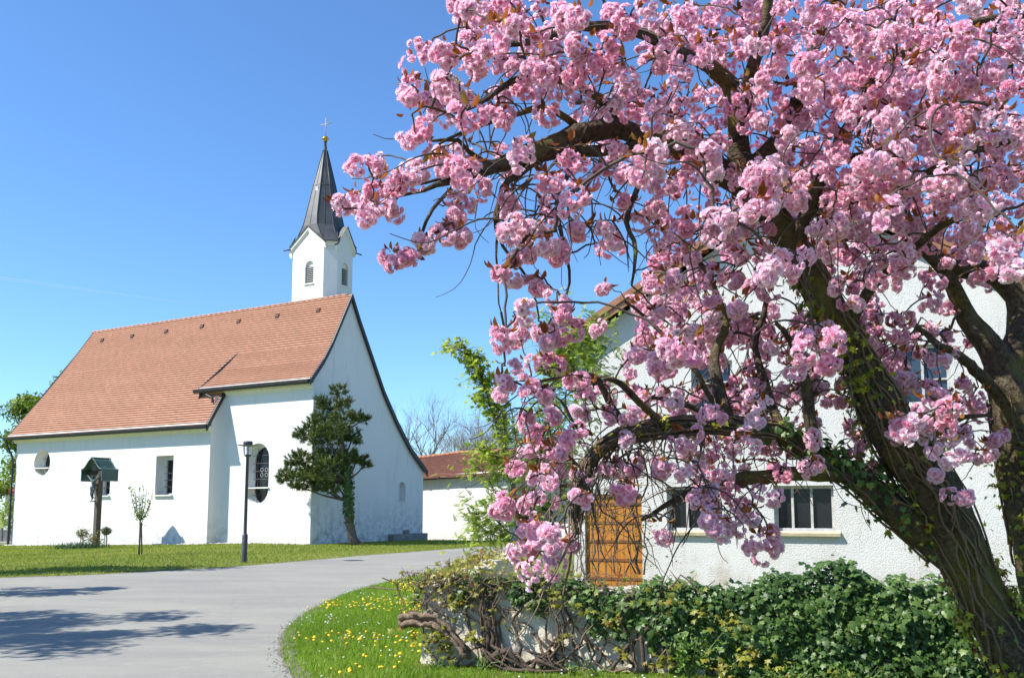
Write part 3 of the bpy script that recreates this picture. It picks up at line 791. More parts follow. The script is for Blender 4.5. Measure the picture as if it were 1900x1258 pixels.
M_bark = plain('grey_brown_bark', (.13, .105, .08), .9, .35, 10, .6, .02)
M_barkd = plain('dark_bark', (.06, .048, .036), .9, .4, 10, .7, .02)
M_young = leafmat('fresh_young_leaves', [(0, (.10, .19, .02)), (.6, (.20, .30, .045)), (1, (.33, .38, .08))], .35)
# sapling with stake
sp0 = gp(258, 1030); ds = sp0[1]
S = lambda x, y, dy=0: Vector(at(x, y, ds + dy)) - Vector(sp0)
sap = tag(empty('sapling', tuple(sp0)), 'thin young tree with sparse fresh leaves on the church lawn', 'young tree')
b = MB(); b.tube([(0, 0, -.1), S(259, 1000), S(260, 975), S(260, 962)], [.036, .032, .030, .028], 8); b.build('trunk', M_bark, sap, True)
b = MB(); b.tube([S(263, 1029), S(262, 968)], .03, 6); b.build('stake', M_wood, sap)
tips = [(242, 897), (250, 900), (258, 895), (266, 897), (283, 908), (280, 925), (272, 905), (246, 925), (276, 940), (252, 915), (262, 915)]
tw_ = MB(); LP = []
for (tx, ty) in tips:
    dy = random.uniform(-.5, .5); p0 = S(260, 967); p2 = S(tx, ty, dy); p1 = S(258 + (tx - 258) * .9, 940 + (ty - 900) * .3, dy * .6)
    pts = [p0.lerp(p1, t).lerp(p1.lerp(p2, t), t) for t in np.linspace(0, 1, 8)]
    tw_.tube(pts, list(np.linspace(.018, .006, 8)), 5)
    for q in range(26): 
        t = random.uniform(.15, 1); i = int(t * 7); LP.append(pts[min(i, 7)] + Vector((random.gauss(0, .05), random.gauss(0, .05), random.gauss(0, .05))))
for q in range(14): LP.append(S(262 + random.gauss(0, 4), 972 + random.gauss(0, 4)))
tw_.build('branch', M_bark, sap, True)
LP = np.array([tuple(p) for p in LP])
scatter('foliage', *SIMPLE, LP, frames(rng.normal(size=(len(LP), 3)) + [0, 0, .5]), rng.uniform(.07, .13, len(LP)), M_young, sap, {'rnd': rng.uniform(size=len(LP))})
# standards and flower bed at the crucifix
M_dkleaf = leafmat('dark_box_leaves', [(0, (.025, .055, .015)), (.7, (.06, .105, .025)), (1, (.13, .16, .04))], .2)
M_ylleaf = leafmat('yellowish_rose_leaves', [(0, (.09, .12, .02)), (.6, (.20, .20, .04)), (1, (.30, .24, .06))], .3)
def topiary(px, py, dep, ball_px, rad, mat, label, n, sc):
    p0 = at(px, py, dep); p0[2] = gz(p0[0]); r0 = tag(empty('topiary_shrub', tuple(p0)), label, 'shrub')
    c = Vector(at(px, ball_px, dep)) - Vector(p0)
    b = MB(); b.tube([(0, 0, -.1), (.01, 0, c.z * .5), c], [.03, .025, .025], 6); b.tube([(-.12, 0, -.1), (-.10, 0, c.z * .75)], .018, 5); b.build('stem', M_bark, r0)
    d = unit(rng.normal(size=(n, 3))); q = np.array(c) + d * rad * rng.uniform(.55, 1.08, (n, 1)) * [1, 1, .85]
    scatter('crown', *SIMPLE, q, frames(d + rng.normal(0, .5, (n, 3))), np.full(n, sc) * rng.uniform(.7, 1.3, n), mat, r0, {'rnd': rng.uniform(size=n)})
topiary(197, 1015, 44.6, 985, .24, M_dkleaf, 'small dark clipped ball shrub on a stem right of the crucifix', 700, .07)
topiary(153, 1014, 44.2, 989, .27, M_ylleaf, 'yellowish round shrub on a stem left of the crucifix', 500, .075)
def bush(name, label, cat, ctr, rad, n, sc, mat, tmpl=SIMPLE, group=None):
    r0 = tag(empty(name, (ctr[0], ctr[1], gz(ctr[0]))), label, cat, group)
    st = MB()
    for k in range(9):
        t = Vector((random.gauss(0, rad[0] * .5), random.gauss(0, rad[1] * .5), rad[2] * random.uniform(.9, 1.9))); st.tube([(0, 0, -.05), t * .5 + Vector((0, 0, .05)), t], [.015, .01, .005], 5)
    st.build('stem', M_bark, r0)
    q = rng.normal(0, .5, (n, 3)) * rad + [0, 0, rad[2]]; q[:, 2] = np.abs(q[:, 2])
    scatter('foliage', *tmpl, q, frames(rng.normal(size=(n, 3)) + [0, 0, .6]), rng.uniform(.7, 1.3, n) * sc, mat, r0, {'rnd': rng.uniform(size=n)})
    return r0
pb = at(160, 1010, 43.9); bush('rose_bush', 'loose leggy rose bush at the foot of the crucifix', 'bush', (pb[0] + .35, pb[1], 0), (.55, .35, .40), 420, .085, M_ylleaf)
M_iris = leafmat('bluish_iris_leaves', [(0, (.035, .085, .03)), (1, (.09, .16, .06))], .25)
pi_ = at(148, 1019, 43.3)
n = 420; q = np.c_[rng.normal(0, .55, n), rng.normal(0, .22, n), np.zeros(n)]
ir = tag(empty('iris_clump', (pi_[0], pi_[1], gz(pi_[0]))), 'low clump of bluish green sword leaves before the crucifix', 'plant')
up = unit(np.c_[rng.normal(0, .3, (n, 2)), np.ones(n)]); zz = unit(np.cross(up, rng.normal(size=(n, 3)))); M_ = np.stack([np.cross(up, zz), up, zz], 2)
hh = rng.uniform(.2, .42, n)
scatter('leaves', np.array(BLADE_V), np.array([(0, 1, 3), (0, 3, 2), (2, 3, 4)]), q, M_, np.c_[np.full(n, .035), hh, hh], M_iris, ir, {'rnd': rng.uniform(size=n)})

# ================================================================== PINE BY THE GABLE
pd = 42.2
pb = at(655, 1009, pd); pine = tag(empty('pine_tree', (pb[0], pb[1], 0)), 'irregular dark green pine with ivy wrapped trunk before the gable', 'pine tree')
Q = lambda x, y, dy=0: Vector(at(x, y, pd + dy)) - Vector((pb[0], pb[1], 0))
tb = MB(); tpath = [Q(662, 1012), Q(654, 1000), Q(648, 970), Q(647, 930), Q(645, 890), Q(638, 850), Q(630, 800), Q(622, 760), Q(626, 722)]
tb.tube(tpath, [.30, .22, .19, .18, .17, .15, .12, .08, .03], 10, jit=.12)
lobes = [(628, 724, 15, 0), (612, 752, 22, .2), (640, 748, 14, -.2), (596, 745, 12, 0), (600, 782, 30, .3), (636, 776, 24, -.4), (662, 776, 16, 0), (678, 777, 9, .2), (571, 806, 22, 0), (600, 812, 30, -.5), (632, 812, 26, .4), (585, 792, 22, .3), (556, 806, 10, .2), (622, 800, 26, -.8),
         (656, 806, 14, .3), (664, 820, 8, 0), (664, 850, 16, 0), (678, 862, 10, .2), (644, 848, 22, -.3), (612, 848, 26, .5), (590, 850, 24, 0), (556, 850, 20, .2), (540, 858, 16, -.2), (530, 880, 18, 0), (526, 890, 10, .2), (552, 886, 22, -.5), (578, 880, 26, .4), (604, 880, 26, -.4), (630, 872, 20, .2), (560, 904, 12, 0), (592, 902, 20, .2), (614, 908, 15, -.2), (625, 896, 14, .5), (548, 900, 12, .2), (570, 868, 20, 1.0), (605, 860, 22, -1.0)]
npos = []; nax = []; ncol = []
for (x, y, r, dy) in lobes:
    c = Q(x, y, dy * 1.2); rr = r * 1.0 * pd / 1700
    j = min(range(len(tpath)), key=lambda i: (tpath[i] - c - Vector((0, 0, -.5))).length)
    mid = tpath[j].lerp(c, .5) - Vector((0, 0, .08)); tb.tube([tpath[j], mid, c], [.06, .04, .02], 5)
    nt = int(34 * (r / 20) ** 2) + 9
    for t in range(nt):
        d = Vector((random.gauss(0, 1), random.gauss(0, 1), random.gauss(0, .8))).normalized() * rr * random.uniform(.45, 1.05); d.z *= .72
        tc_ = c + d; ax = (d.normalized() + Vector((0, 0, .75)) + Vector((random.gauss(0, .3), random.gauss(0, .3), 0))).normalized(); cc = random.uniform(0, 1)
        for k2 in range(30):
            npos.append(tc_ + ax * random.uniform(-.10, .12)); nax.append((ax + Vector((random.gauss(0, .65), random.gauss(0, .65), random.gauss(0, .65)))).normalized()); ncol.append(min(1, max(0, .6 * cc + .4 * random.random())))
tb.build('trunk', M_bark, pine, True)
npos = np.array([tuple(p) for p in npos]); nax = np.array([tuple(p) for p in nax]); n = len(npos)
zz = unit(np.cross(nax, rng.normal(size=(n, 3)))); M_ = np.stack([np.cross(nax, zz), nax, zz], 2)
M_pine = leafmat('pine_needles', [(0, (.028, .050, .010)), (.55, (.09, .13, .024)), (.9, (.17, .20, .04)), (1, (.24, .20, .05))], .15, .5)
scatter('crown', np.array([(-.5, 0, 0), (.5, 0, 0), (.35, .6, .03), (-.35, .6, .03), (0, 1, .06)]), np.array([(0, 1, 2), (0, 2, 3), (3, 2, 4)]), npos, M_, np.c_[np.full(n, .026), rng.uniform(.12, .22, n), np.full(n, .1)], M_pine, pine, {'rnd': ncol})
# ivy on the pine trunk
n = 1300; t = np.clip(rng.choice([.30, .36, .44, .47, .54, .60], n) + rng.normal(0, .035, n), .24, .64); idx = t * (len(tpath) - 1); a = rng.uniform(0, 6.28, n); tp = np.array([tuple(p) for p in tpath])
i0 = idx.astype(int); c = tp[i0] + (tp[i0 + 1] - tp[i0]) * (idx - i0)[:, None]
nd = np.c_[np.cos(a), np.sin(a), np.zeros(n)]; q = c + nd * (.15 + np.abs(rng.normal(0, .07, n)))[:, None]
M_ivy = leafmat('ivy_leaves', [(0, (.026, .068, .014)), (.45, (.085, .16, .034)), (.8, (.17, .25, .065)), (1, (.28, .32, .09))], .26, .45, .4)
scatter('ivy_foliage', *IVY, q, frames(nd + rng.normal(0, .4, (n, 3)), up=np.tile([0, 0, -1.0], (n, 1))), rng.uniform(.08, .15, n), M_ivy, pine, {'rnd': rng.uniform(0, .7, n)})

# ================================================================== BARN, FAR HOUSE, FAR TREES
M_barnw = plaster('barn_plaster', (.80, .79, .76), .7, .5)
A = at(783, 997, 59.0); B = at(944, 1001, 56.0)
dv = Vector((B[0] - A[0], B[1] - A[1], 0)).normalized(); nv = Vector((dv.y, -dv.x, 0))
if nv.y > 0: nv = -nv
barn = tag(empty('barn', (B[0], B[1], 0), math.atan2(dv.y, dv.x)), 'long low white barn with old red tiled roof behind the church', 'barn')
Lb = (Vector((B[0] - A[0], B[1] - A[1], 0))).length
zl_ = at(783, 884, 58.6)[2]; zr_ = at(944, 873, 55.6)[2]
ez = lambda u: zr_ + (zr_ - zl_) / Lb * u       # u runs negative to the left
b = MB(); b.poly([(-Lb - 6, 0, -.3), (0, 0, -.3), (0, 0, ez(0) + .05), (-Lb - 6, 0, ez(-Lb - 6) + .05)])
b.poly([(0, 0, -.3), (0, 6, -.3), (0, 6, 3.7), (0, 0, 3.7)]); b.poly([(0, 1.6, -.3), (3.2, 1.6, -.3), (3.2, 1.6, 3.75), (0, 1.6, 3.75)])
b.poly([(-Lb - 6, -.012, 2.42), (0, -.012, 2.5), (0, .0, 2.53), (-Lb - 6, .0, 2.45)])
b.build('wall', M_barnw, barn)
rf = MB()
courses(rf, [(0 - .45, -.22), (3.3, 1.62)], lambda t: -3.5, lambda t: Lb + 6, .2, .045)
rf.v = [(x, y, z + ez(x) + .06 * math.sin(x * .9) * (1 if y > 0 else .6)) for x, y, z in rf.v]
rfo = rf.build('roof', M_barntile, barn)
b = MB(); x = -Lb - 6
while x < 3.4: b.tube([(x, 3.3, ez(x) + 1.62 + .05 * math.sin(x * .9)), (x + .42, 3.3, ez(x) + 1.65 + .05 * math.sin(x * .9))], [.13, .10], 8); x += .38
b.build('ridge_tiles', plain('old_ridge_tile', (.36, .16, .09), .85, .35, 5), rfo, True)
b = MB()
for u in np.arange(-Lb - 5, 3, 1.3): b.box((u, -.2, ez(u) - .16), (.12, .55, .12))
b.poly([(-Lb - 6, -.42, ez(-Lb - 6) - .25), (3.4, -.42, ez(3.4) - .25), (3.4, 0, ez(3.4) - .03), (-Lb - 6, 0, ez(-Lb - 6) - .03)])
b.build('rafter_ends', M_woodd, barn)
gt = MB(); gt.box((1.35, 1.2, 1.15), (2.0, .08, 2.3))
for u in np.arange(.45, 2.3, .16): gt.box((u, 1.14, 1.15), (.13, .04, 2.25))
gto = gt.build('gate', plain('blackish_gate_boards', (.035, .037, .04), .7, .3), barn)
gt = MB(); gt.box((1.33, 1.08, 1.15), (.10, .06, 2.3)); gt.box((1.8, 1.08, .9), (.9, .06, .08)); gt.build('gate_post', plain('galvanised_steel', (.42, .44, .45), .5), gto)
b = MB(); b.box((.22, .95, 1.25), (.25, .25, 2.5)); b.build('gate_pillar', plain('grey_pillar', (.26, .27, .28), .9), barn)
# another roof further back
p = at(845, 828, 66); far = tag(empty('outbuilding', (p[0], p[1], 0)), 'dark brown roofed outbuilding peeping over the barn ridge', 'outbuilding')
b = MB(); b.box((5, 2.0, 2.2), (10, 4, 4.4)); b.build('wall', M_barnw, far)
b = MB(); courses(b, [(-.4, 4.3), (2.2, 6.15)], lambda t: -10.3, lambda t: .6 - 2.0 * t * .9, .3, .05); courses(b, [(4.8, 4.3), (2.2, 6.15)], lambda t: -10.3, lambda t: .6 - 1.8 * t, .3, .05)
b.poly([(-.6, -.4, 4.3), (1.2, 2.2, 6.15), (-.6, 4.8, 4.3)])
b.build('roof', tilemat('brown_roof_tiles', (.13, .075, .06), (.10, .06, .05), (.03, .02, .02), .3, .3), far)

# house far left
hd_ = 72.0
p = at(6, 985, hd_); hse = tag(empty('far_house', (p[0], p[1], gz(p[0]) - .1)), 'distant white house with red hipped roof at the left edge', 'house')
hz = lambda py: at(6, py, hd_)[2] - (gz(p[0]) - .1)
mw = hd_ / 1700
b = MB(); hole = rect(.45, 1.15, hz(958), hz(938)); b.wall([(0, -.5), (9, -.5), (9, hz(908)), (0, hz(908))], [hole], lambda u, v, w_: (u, w_, v), .2); b.poly([(0, 0, -.5), (0, 8, -.5), (0, 8, hz(908)), (0, 0, hz(908))]); b.build('wall', M_barnw, hse)
b = MB(); b.poly([(u, .2, v) for u, v in hole]); wo = b.build('window', M_glassd, hse); b = MB(); b.box((.8, .1, hz(948)), (.06, .05, hz(938) - hz(958))); b.build('frame', M_trim, wo)
b = MB(); z0 = hz(911); z1 = hz(884)
for quad in ([(-1.1, -1, z0), (10, -1, z0), (7, 4, z1), (2.4, 4, z1)], [(-1.1, -1, z0), (2.4, 4, z1), (-1.1, 9, z0)], [(-1.1, -1, z0 - .2), (10, -1, z0 - .2), (10, 0, z0 - .2), (-1.1, 0, z0 - .2)], [(-1.1, -1, z0 - .2), (10, -1, z0 - .2), (10, -1, z0), (-1.1, -1, z0)]): b.poly(quad, [(0, 0), (8, 0), (6, 4), (2, 4)][:len(quad)])
b.build('roof', tilemat('far_red_roof_tiles', (.33, .075, .045), (.27, .06, .04), (.12, .03, .02), .3, .35), hse)
p = at(-10, 992, 66); fen = MB(); 
for k2 in range(7): fen.box((k2 * 1.0, 0, .35), (.94, .08, .95)); fen.box((k2 * 1.0 + .5, 0, .42), (.1, .14, 1.1))
fo = fen.build('garden_fence', plain('weathered_grey_boards', (.20, .20, .19), .9, .2, 2), None, loc=(p[0], p[1], gz(p[0]))); tag(fo, 'low grey panel fence in front of the distant house', 'fence')
sheet('side_lane', [gp(-60, 1003)[:2], gp(40, 1003)[:2], gp(40, 1007)[:2], gp(-60, 1008)[:2]], M_road, .006, 'narrow strip of asphalt lane beyond the church corner', 'lane')

def leafy_tree(name, label, base, trunk_h, ctr, rad, n, leaf, mat, group=None, nclump=60, seed=1, trunk_r=.3, inner=.35):
    r = np.random.default_rng(seed)
    root = tag(empty(name, tuple(base)), label, 'tree', group)
    ctr = np.array(ctr) - np.array(base); rad = np.array(rad)
    d = unit(r.normal(size=(nclump, 3))); cc = ctr + d * rad * (r.uniform(inner, 1, (nclump, 1)) ** .6)
    t = MB(); top = Vector(ctr + [0, 0, rad[2] * .5]); mid = Vector((0, 0, trunk_h))
    t.tube([(0, 0, -.3), (.05, .03, trunk_h * .5), mid, mid.lerp(top, .5), top], [trunk_r * 1.2, trunk_r, trunk_r * .85, trunk_r * .5, trunk_r * .12], 8, jit=.08); 
    for c in cc:
        s = mid.lerp(top, random.uniform(0, .8)); m_ = s.lerp(Vector(c), .5) + Vector((0, 0, -.15 * rad[2] * random.random()))
        t.tube([s, m_, Vector(c)], [trunk_r * .28, trunk_r * .16, trunk_r * .05], 5, cap=False)
    t.build('trunk', M_barkd, root, True)
    ci = r.integers(0, nclump, n); cr_ = r.uniform(.10, .26, nclump) * rad.mean()
    off = unit(r.normal(size=(n, 3))) * (r.uniform(0, 1, (n, 1)) ** .45) * cr_[ci][:, None] * [1.15, 1.15, .7]
    q = cc[ci] + off; nr = unit(off + [0, 0, .5 * rad.mean() * .2]) + r.normal(0, .6, (n, 3))
    tone = np.clip(r.uniform(0, 1, nclump)[ci] * .6 + r.uniform(0, .5, n), 0, 1)
    scatter('crown', *SIMPLE, q, frames(nr), r.uniform(.6, 1.35, n) * leaf, mat, root, {'rnd': tone})
    return root
M_lime = leafmat('spring_green_leaves', [(0, (.07, .13, .012)), (.5, (.16, .25, .022)), (1, (.28, .36, .045))], .42)
M_dleaf = leafmat('maple_leaves', [(0, (.04, .08, .015)), (1, (.11, .17, .03))], .3)
p = at(150, 985, 66); c = at(178, 878, 66)
leafy_tree('lime_tree', 'bushy spring green tree behind the left end of the church', (p[0], p[1], -.8), 2.5, c, (7.0, 4.5, 8.0), 75000, .30, M_lime, None, 170, 5, .35)
# trees standing to the left, outside the picture: they throw the dappled shade on lane and lawn
leafy_tree('maple_tree', 'leafy roadside tree nearest the lane shading the asphalt', (-12.8, 10.4, gz(-12.8)), 2.6, (-12.5, 10.3, 6.1), (3.1, 2.6, 2.3), 9000, .17, M_dleaf, 'roadside trees left of the lane', 46, 9, .2, .25)
leafy_tree('maple_tree', 'leafy roadside tree further along shading the church lawn', (-17.5, 23.0, gz(-17.5)), 3.0, (-16.9, 23.2, 6.2), (3.5, 1.6, 2.3), 8000, .18, M_dleaf, 'roadside trees left of the lane', 46, 14, .2, .25)
leafy_tree('maple_tree', 'smaller roadside tree between two larger ones', (-14.6, 16.9, gz(-14.6)), 2.6, (-14.2, 17.0, 4.7), (1.9, 1.3, 1.5), 3500, .16, M_dleaf, 'roadside trees left of the lane', 26, 15, .14, .3)

def bare_tree(label, px, py_base, py_top, dep, spread, seed, group, mat):
    r = random.Random(seed); base = at(px, py_base, dep); base[2] = -.2; top = at(px, py_top, dep); H = top[2] - base[2]
    root = tag(empty('bare_tree', tuple(base)), label, 'tree', group)
    tr_ = MB(); tw2 = MB()
    def grow(p, d, L, rad, lev):
        n_ = 4; pts = [p]; q = p.copy(); dd = d.copy()
        for i in range(n_):
            dd = (dd + Vector((r.gauss(0, .13), r.gauss(0, .13), r.gauss(.05, .10)))).normalized(); q = q + dd * (L / n_); pts.append(q.copy())
        (tr_ if lev < 2 else tw2).tube(pts, list(np.linspace(rad, rad * .55, n_ + 1)), 6 if lev < 2 else 3, cap=False)
        if lev >= 5: return
        k_ = 4 if lev < 2 else 3
        for i in range(k_):
            t = r.uniform(.35, 1.0); o_ = pts[min(n_, int(t * n_))]
            ax = Vector((r.gauss(0, 1), r.gauss(0, 1), r.gauss(.25, .5))).normalized(); nd_ = (dd + ax * (.75 * spread)).normalized()
            grow(o_, nd_, L * r.uniform(.55, .78), rad * .5, lev + 1)
    for s in range(3): grow(Vector((r.gauss(0, .3), 0, 0)), Vector((r.gauss(0, .22 * spread), r.gauss(0, .2), 1)).normalized(), H * .55, H * .013, 0)
    tr_.build('trunk', mat, root, True); tw2.build('twigs', mat, root)
M_twig = plain('pale_bare_twigs', (.25, .22, .19), .9, .3, 3, 0)
bare_tree('bare grey twigged tree just right of the church gable', 775, 985, 745, 78, 1.0, 3, 'bare trees behind the barn', M_twig)
bare_tree('bare grey twigged tree over the middle of the barn roof', 880, 985, 752, 80, 1.1, 8, 'bare trees behind the barn', M_twig)
bare_tree('lower bare tree between two taller bare ones', 828, 985, 775, 84, 1.1, 21, 'bare trees behind the barn', M_twig)
bare_tree('bare tree behind the fresh green robinia', 935, 985, 745, 82, 1.1, 22, 'bare trees behind the barn', M_twig)

# ================================================================== FARMHOUSE BEHIND THE CHERRY
HANG = R(25); HW0 = at(1300, 945, 17.6); HDIR = np.array([math.cos(HANG), -math.sin(HANG)]); HN = np.array([math.sin(HANG), math.cos(HANG)])
def hp_(px, py):
    r = ray(px, py); s_ = (HW0[:2] @ HN) / (r[:2] @ HN); p = EYEP + r * s_; return ((p[:2] - HW0[:2]) @ HDIR, p[2])
e1, e2, e3 = hp_(1040, 652), hp_(1185, 551), hp_(1829, 494)
sl = (e2[1] - e1[1]) / (e2[0] - e1[0]); TA = (e3[1] + sl * e3[0] - e1[1] + sl * e1[0]) / (2 * sl); ap = e1[1] + sl * (TA - e1[0])
print('house slope', sl, 'apex', TA, ap)
house = tag(empty('farmhouse', (HW0[0] + HDIR[0] * TA, HW0[1] + HDIR[1] * TA, 0), -HANG), 'white roughcast farmhouse gable with brown timber eaves behind the cherry', 'farmhouse')
HX0 = TA
hu = lambda px, py: (hp_(px, py)[0] - HX0, hp_(px, py)[1])
houseT = lambda u, v, w_: (u, w_, v)
def roughcast():
    m = Mat('white_roughcast'); co = m.co()
    v = m.n('ShaderNodeTexNoise'); v.inputs['Scale'].default_value = 42; v.inputs['Detail'].default_value = 3; v.inputs['Roughness'].default_value = .5; v.inputs['Distortion'].default_value = .5; m.l(co, v.inputs['Vector'])
    pits = m.ramp(v.outputs['Fac'], [(.38, 0.0), (.52, 1.0)])
    big = m.noise(.8, 6, .65); col = m.mix(m.ramp(big, [(.45, 0), (.75, .55)]), (.60, .592, .565), (.52, .505, .46))
    sp_ = m.n('ShaderNodeSeparateXYZ'); m.l(co, sp_.inputs[0])
    low = m.math('MULTIPLY', m.ramp(m.math('DIVIDE', sp_.outputs[2], 2.0), [(.1, 1), (.6, 0)]), m.ramp(m.noise(1.8, 6, .65), [(.48, 0), (.62, 1)]))
    col = m.mix(m.math('MULTIPLY', low, .75), col, (.42, .37, .29))
    dr_ = m.noise(1.1, 6, .7, stretch=(3.0, 3.0, .35)); col = m.mix(m.ramp(dr_, [(.55, 0), (.72, .5)]), col, (.47, .45, .40))
    m.color(col).rough(.95, .1); m.bump(m.math('ADD', m.math('MULTIPLY', pits, m.ramp(m.noise(.6, 4), [(.3, .35), (.7, 1.2)])), m.math('MULTIPLY', m.noise(50, 3), .35)), .9, .008); return m.m
M_rough = roughcast()
def prect(x0, x1, y0, y1):
    a = hu(x0, y1); b = hu(x1, y0); return rect(a[0], b[0], a[1], b[1])
wins = {'u1': prect(1284, 1358, 668, 778), 'u2': prect(1664, 1760, 636, 752), 'l1': prect(1238, 1334, 902, 984), 'l2': prect(1437, 1546, 900, 985)}
door_r = prect(1086, 1190, 916, 1062); door_r = rect(door_r[0][0], door_r[1][0], 0.0, door_r[2][1])
xl = hu(1063, 700)[0]; xr = -xl
ze = ap - sl * xr - .12
b = MB(); b.wall([(xl, -.3), (xr, -.3), (xr, ze), (0, ap - .12), (xl, ze)], [wins['u1'], wins['u2'], wins['l1'], wins['l2'], door_r], houseT, .24)
b.poly([(xl, 0, -.3), (xl, 16, -.3), (xl, 16, ze), (xl, 0, ze)]); b.poly([(xr, 0, -.3), (xr, 16, -.3), (xr, 16, ze), (xr, 0, ze)]); b.poly([(xl, 16, -.3), (xr, 16, -.3), (xr, 16, ze), (0, 16, ap - .12), (xl, 16, ze)])
b.build('wall', M_rough, house)
M_brown = plain('brown_barge_board', (.25, .115, .055), .7, .3, 5, .3)
e = .75; ch = lambda o0, o1: [(xl - e, ap - sl * (xr + e) + o0), (0, ap + o0), (xr + e, ap - sl * (xr + e) + o0), (xr + e, ap - sl * (xr + e) + o1), (0, ap + o1), (xl - e, ap - sl * (xr + e) + o1)]
b = MB(); b.prism(ch(.10, .0), houseT, -.25, 16.3); rfo = b.build('roof', M_woodd, house)
b = MB(); b.prism(ch(.17, .11), houseT, -.30, 16.3); b.build('roof_tiles', plain('farmhouse_roof_tiles', (.30, .13, .08), .85, .3, 8, .6, .03), rfo)
b = MB(); b.prism(ch(.09, -.12), houseT, -.285, -.24); b.prism(ch(.13, .02), houseT, -.315, -.288); b.build('barge_board', M_brown, rfo)
b = MB()
for sx in (-1, 1): b.prism([(sx * (xr + e), ap - sl * (xr + e) + .02), (sx * (xr + e), ap - sl * (xr + e) - .16), (sx * (xr - .05), ap - sl * xr - .14), (sx * (xr - .05), ap - sl * xr - .05)], houseT, -.22, 16)
b.build('eaves_soffit', M_woodd, rfo)
M_glassb = Mat('sky_painted_glass'); M_glassb.color(M_glassb.ramp(M_glassb.noise(1.3, 3), [(.3, (.012, .024, .042)), (.7, (.035, .06, .09))])).rough(.06, .45); M_glassb = M_glassb.m  # blue of the reflected sky is painted into the base colour
M_frame = plain('weathered_white_paint', (.42, .41, .38), .75, .3, 9, .2, .004)
M_ochre = plain('ochre_sill', (.50, .42, .28), .9, .25, 8, .4, .01)
def hwindow(key, mull, trans, glass, dd=.13, sill=True, fw_=.055):
    (u0, v0), (u1, _), (_, v1), _ = wins[key]
    g_ = MB(); g_.poly([houseT(u0, v0, dd + .03), houseT(u1, v0, dd + .03), houseT(u1, v1, dd + .03), houseT(u0, v1, dd + .03)]); ro_ = g_.build('window', glass, house)
    f_ = MB()
    for uu, vv, su, sv in (((u0 + u1) / 2, v0 + fw_ / 2, u1 - u0, fw_), ((u0 + u1) / 2, v1 - fw_ / 2, u1 - u0, fw_)): f_.box((uu, dd - .01, vv), (su - .004, .07, sv))
    for uu in (u0 + fw_ / 2, u1 - fw_ / 2): f_.box((uu, dd - .008, (v0 + v1) / 2), (fw_, .066, v1 - v0 - 2 * fw_))
    for q in mull: f_.box((u0 + (u1 - u0) * q, dd - .002, (v0 + v1) / 2), (.045, .055, v1 - v0 - 2 * fw_))
    for q in trans: f_.box(((u0 + u1) / 2, dd + .004, v0 + (v1 - v0) * q), (u1 - u0 - 2 * fw_, .04, .03))
    f_.build('frame', M_frame, ro_)
    if sill:
        s_ = MB(); s_.prism([(v0 - .085, -.09), (v0 - .03, -.10), (v0 - .002, -.0), (v0 - .002, .12), (v0 - .085, .12)], lambda a, b_, c: houseT(c, a, b_), u0 - .10, u1 + .10); s_.build('sill', M_ochre, ro_)
hwindow('u1', (.52,), (.64,), M_glassb, sill=False); hwindow('u2', (.50,), (.42,), M_glassb, sill=False)
hwindow('l1', (.36, .70), (), M_glassd, .17); hwindow('l2', (.30, .62), (), M_glassd, .17)
M_orange = Mat('orange_varnished_planks'); uvx = M_orange.noise(3, 5, .6, stretch=(6, 6, .4))
M_orange.color(M_orange.ramp(uvx, [(.3, (.30, .105, .010)), (.55, (.46, .18, .018)), (.8, (.24, .085, .010))])).rough(.55, .4).bump(uvx, .3, .01); M_orange = M_orange.m
(u0, v0), (u1, _), (_, v1), _ = door_r
d_ = MB(); npk = 9
for k2 in range(npk):
    w_ = (u1 - u0) / npk; d_.box((u0 + w_ * (k2 + .5), .10, (v0 + v1) / 2), (w_ - .008, .05, v1 - v0 - .02))
do = d_.build('door', M_orange, house)
d_ = MB()
for z in np.linspace(v0 + .25, v1 - .2, 5): d_.box(((u0 + u1) / 2, .068, z), (u1 - u0 - .06, .02, .05))
d_.build('door_batten', plain('brown_door_battens', (.16, .06, .015), .7, .3), do)
d_ = MB(); d_.tube([(u1 - .12, .06, 1.0), (u1 - .12, .0, 1.0), (u1 - .24, .0, 1.0)], .012, 6); d_.build('handle', M_iron, do)

# ================================================================== GARDEN WALL WITH IVY
WA = np.array((-.95, 9.85)); WB = np.array((6.6, 8.05)); WC = np.array((-.35, 16.5))
M_gw = plaster('old_lime_render', (.62, .56, .44), .5, .15, 30, .4)
gwall = tag(empty('garden_wall', (WA[0], WA[1], 0)), 'old low garden wall with crumbling beige render under ivy', 'wall')
wd = (WB - WA) / np.hypot(*(WB - WA)); wn_ = np.array((wd[1], -wd[0]))                    # outward = towards the lane
rd_ = (WC - WA) / np.hypot(*(WC - WA)); WH = .80
def wall_strip(mb, P, d, L, side, seed):
    r = np.random.default_rng(seed); nx_, nz_ = int(L / .16), 6
    n_ = np.array((d[1], -d[0])) * side
    grid = [[None] * (nz_ + 1) for _ in range(nx_ + 1)]
    for i in range(nx_ + 1):
        for j in range(nz_ + 1):
            o_ = (r.normal() * .010 + .02 * math.sin(i * .7 + j) - .05 * j / nz_) if 0 < i < nx_ else 0
            q = P + d * (L * i / nx_) + n_ * o_; top = WH + .03 * math.sin(i * .5) + r.normal() * .012
            grid[i][j] = (q[0] - WA[0], q[1] - WA[1], -.15 + (top + .15) * j / nz_)
    for i in range(nx_):
        for j in range(nz_): mb.poly([grid[i][j], grid[i + 1][j], grid[i + 1][j + 1], grid[i][j + 1]])
    return [g_[-1] for g_ in grid]
b = MB(); LW = np.hypot(*(WB - WA)); LR = np.hypot(*(WC - WA))
t1 = wall_strip(b, WA, wd, LW, 1, 1)
t2 = wall_strip(b, WA - wn_ * .38 + wd * .0, wd, LW, -1, 2)
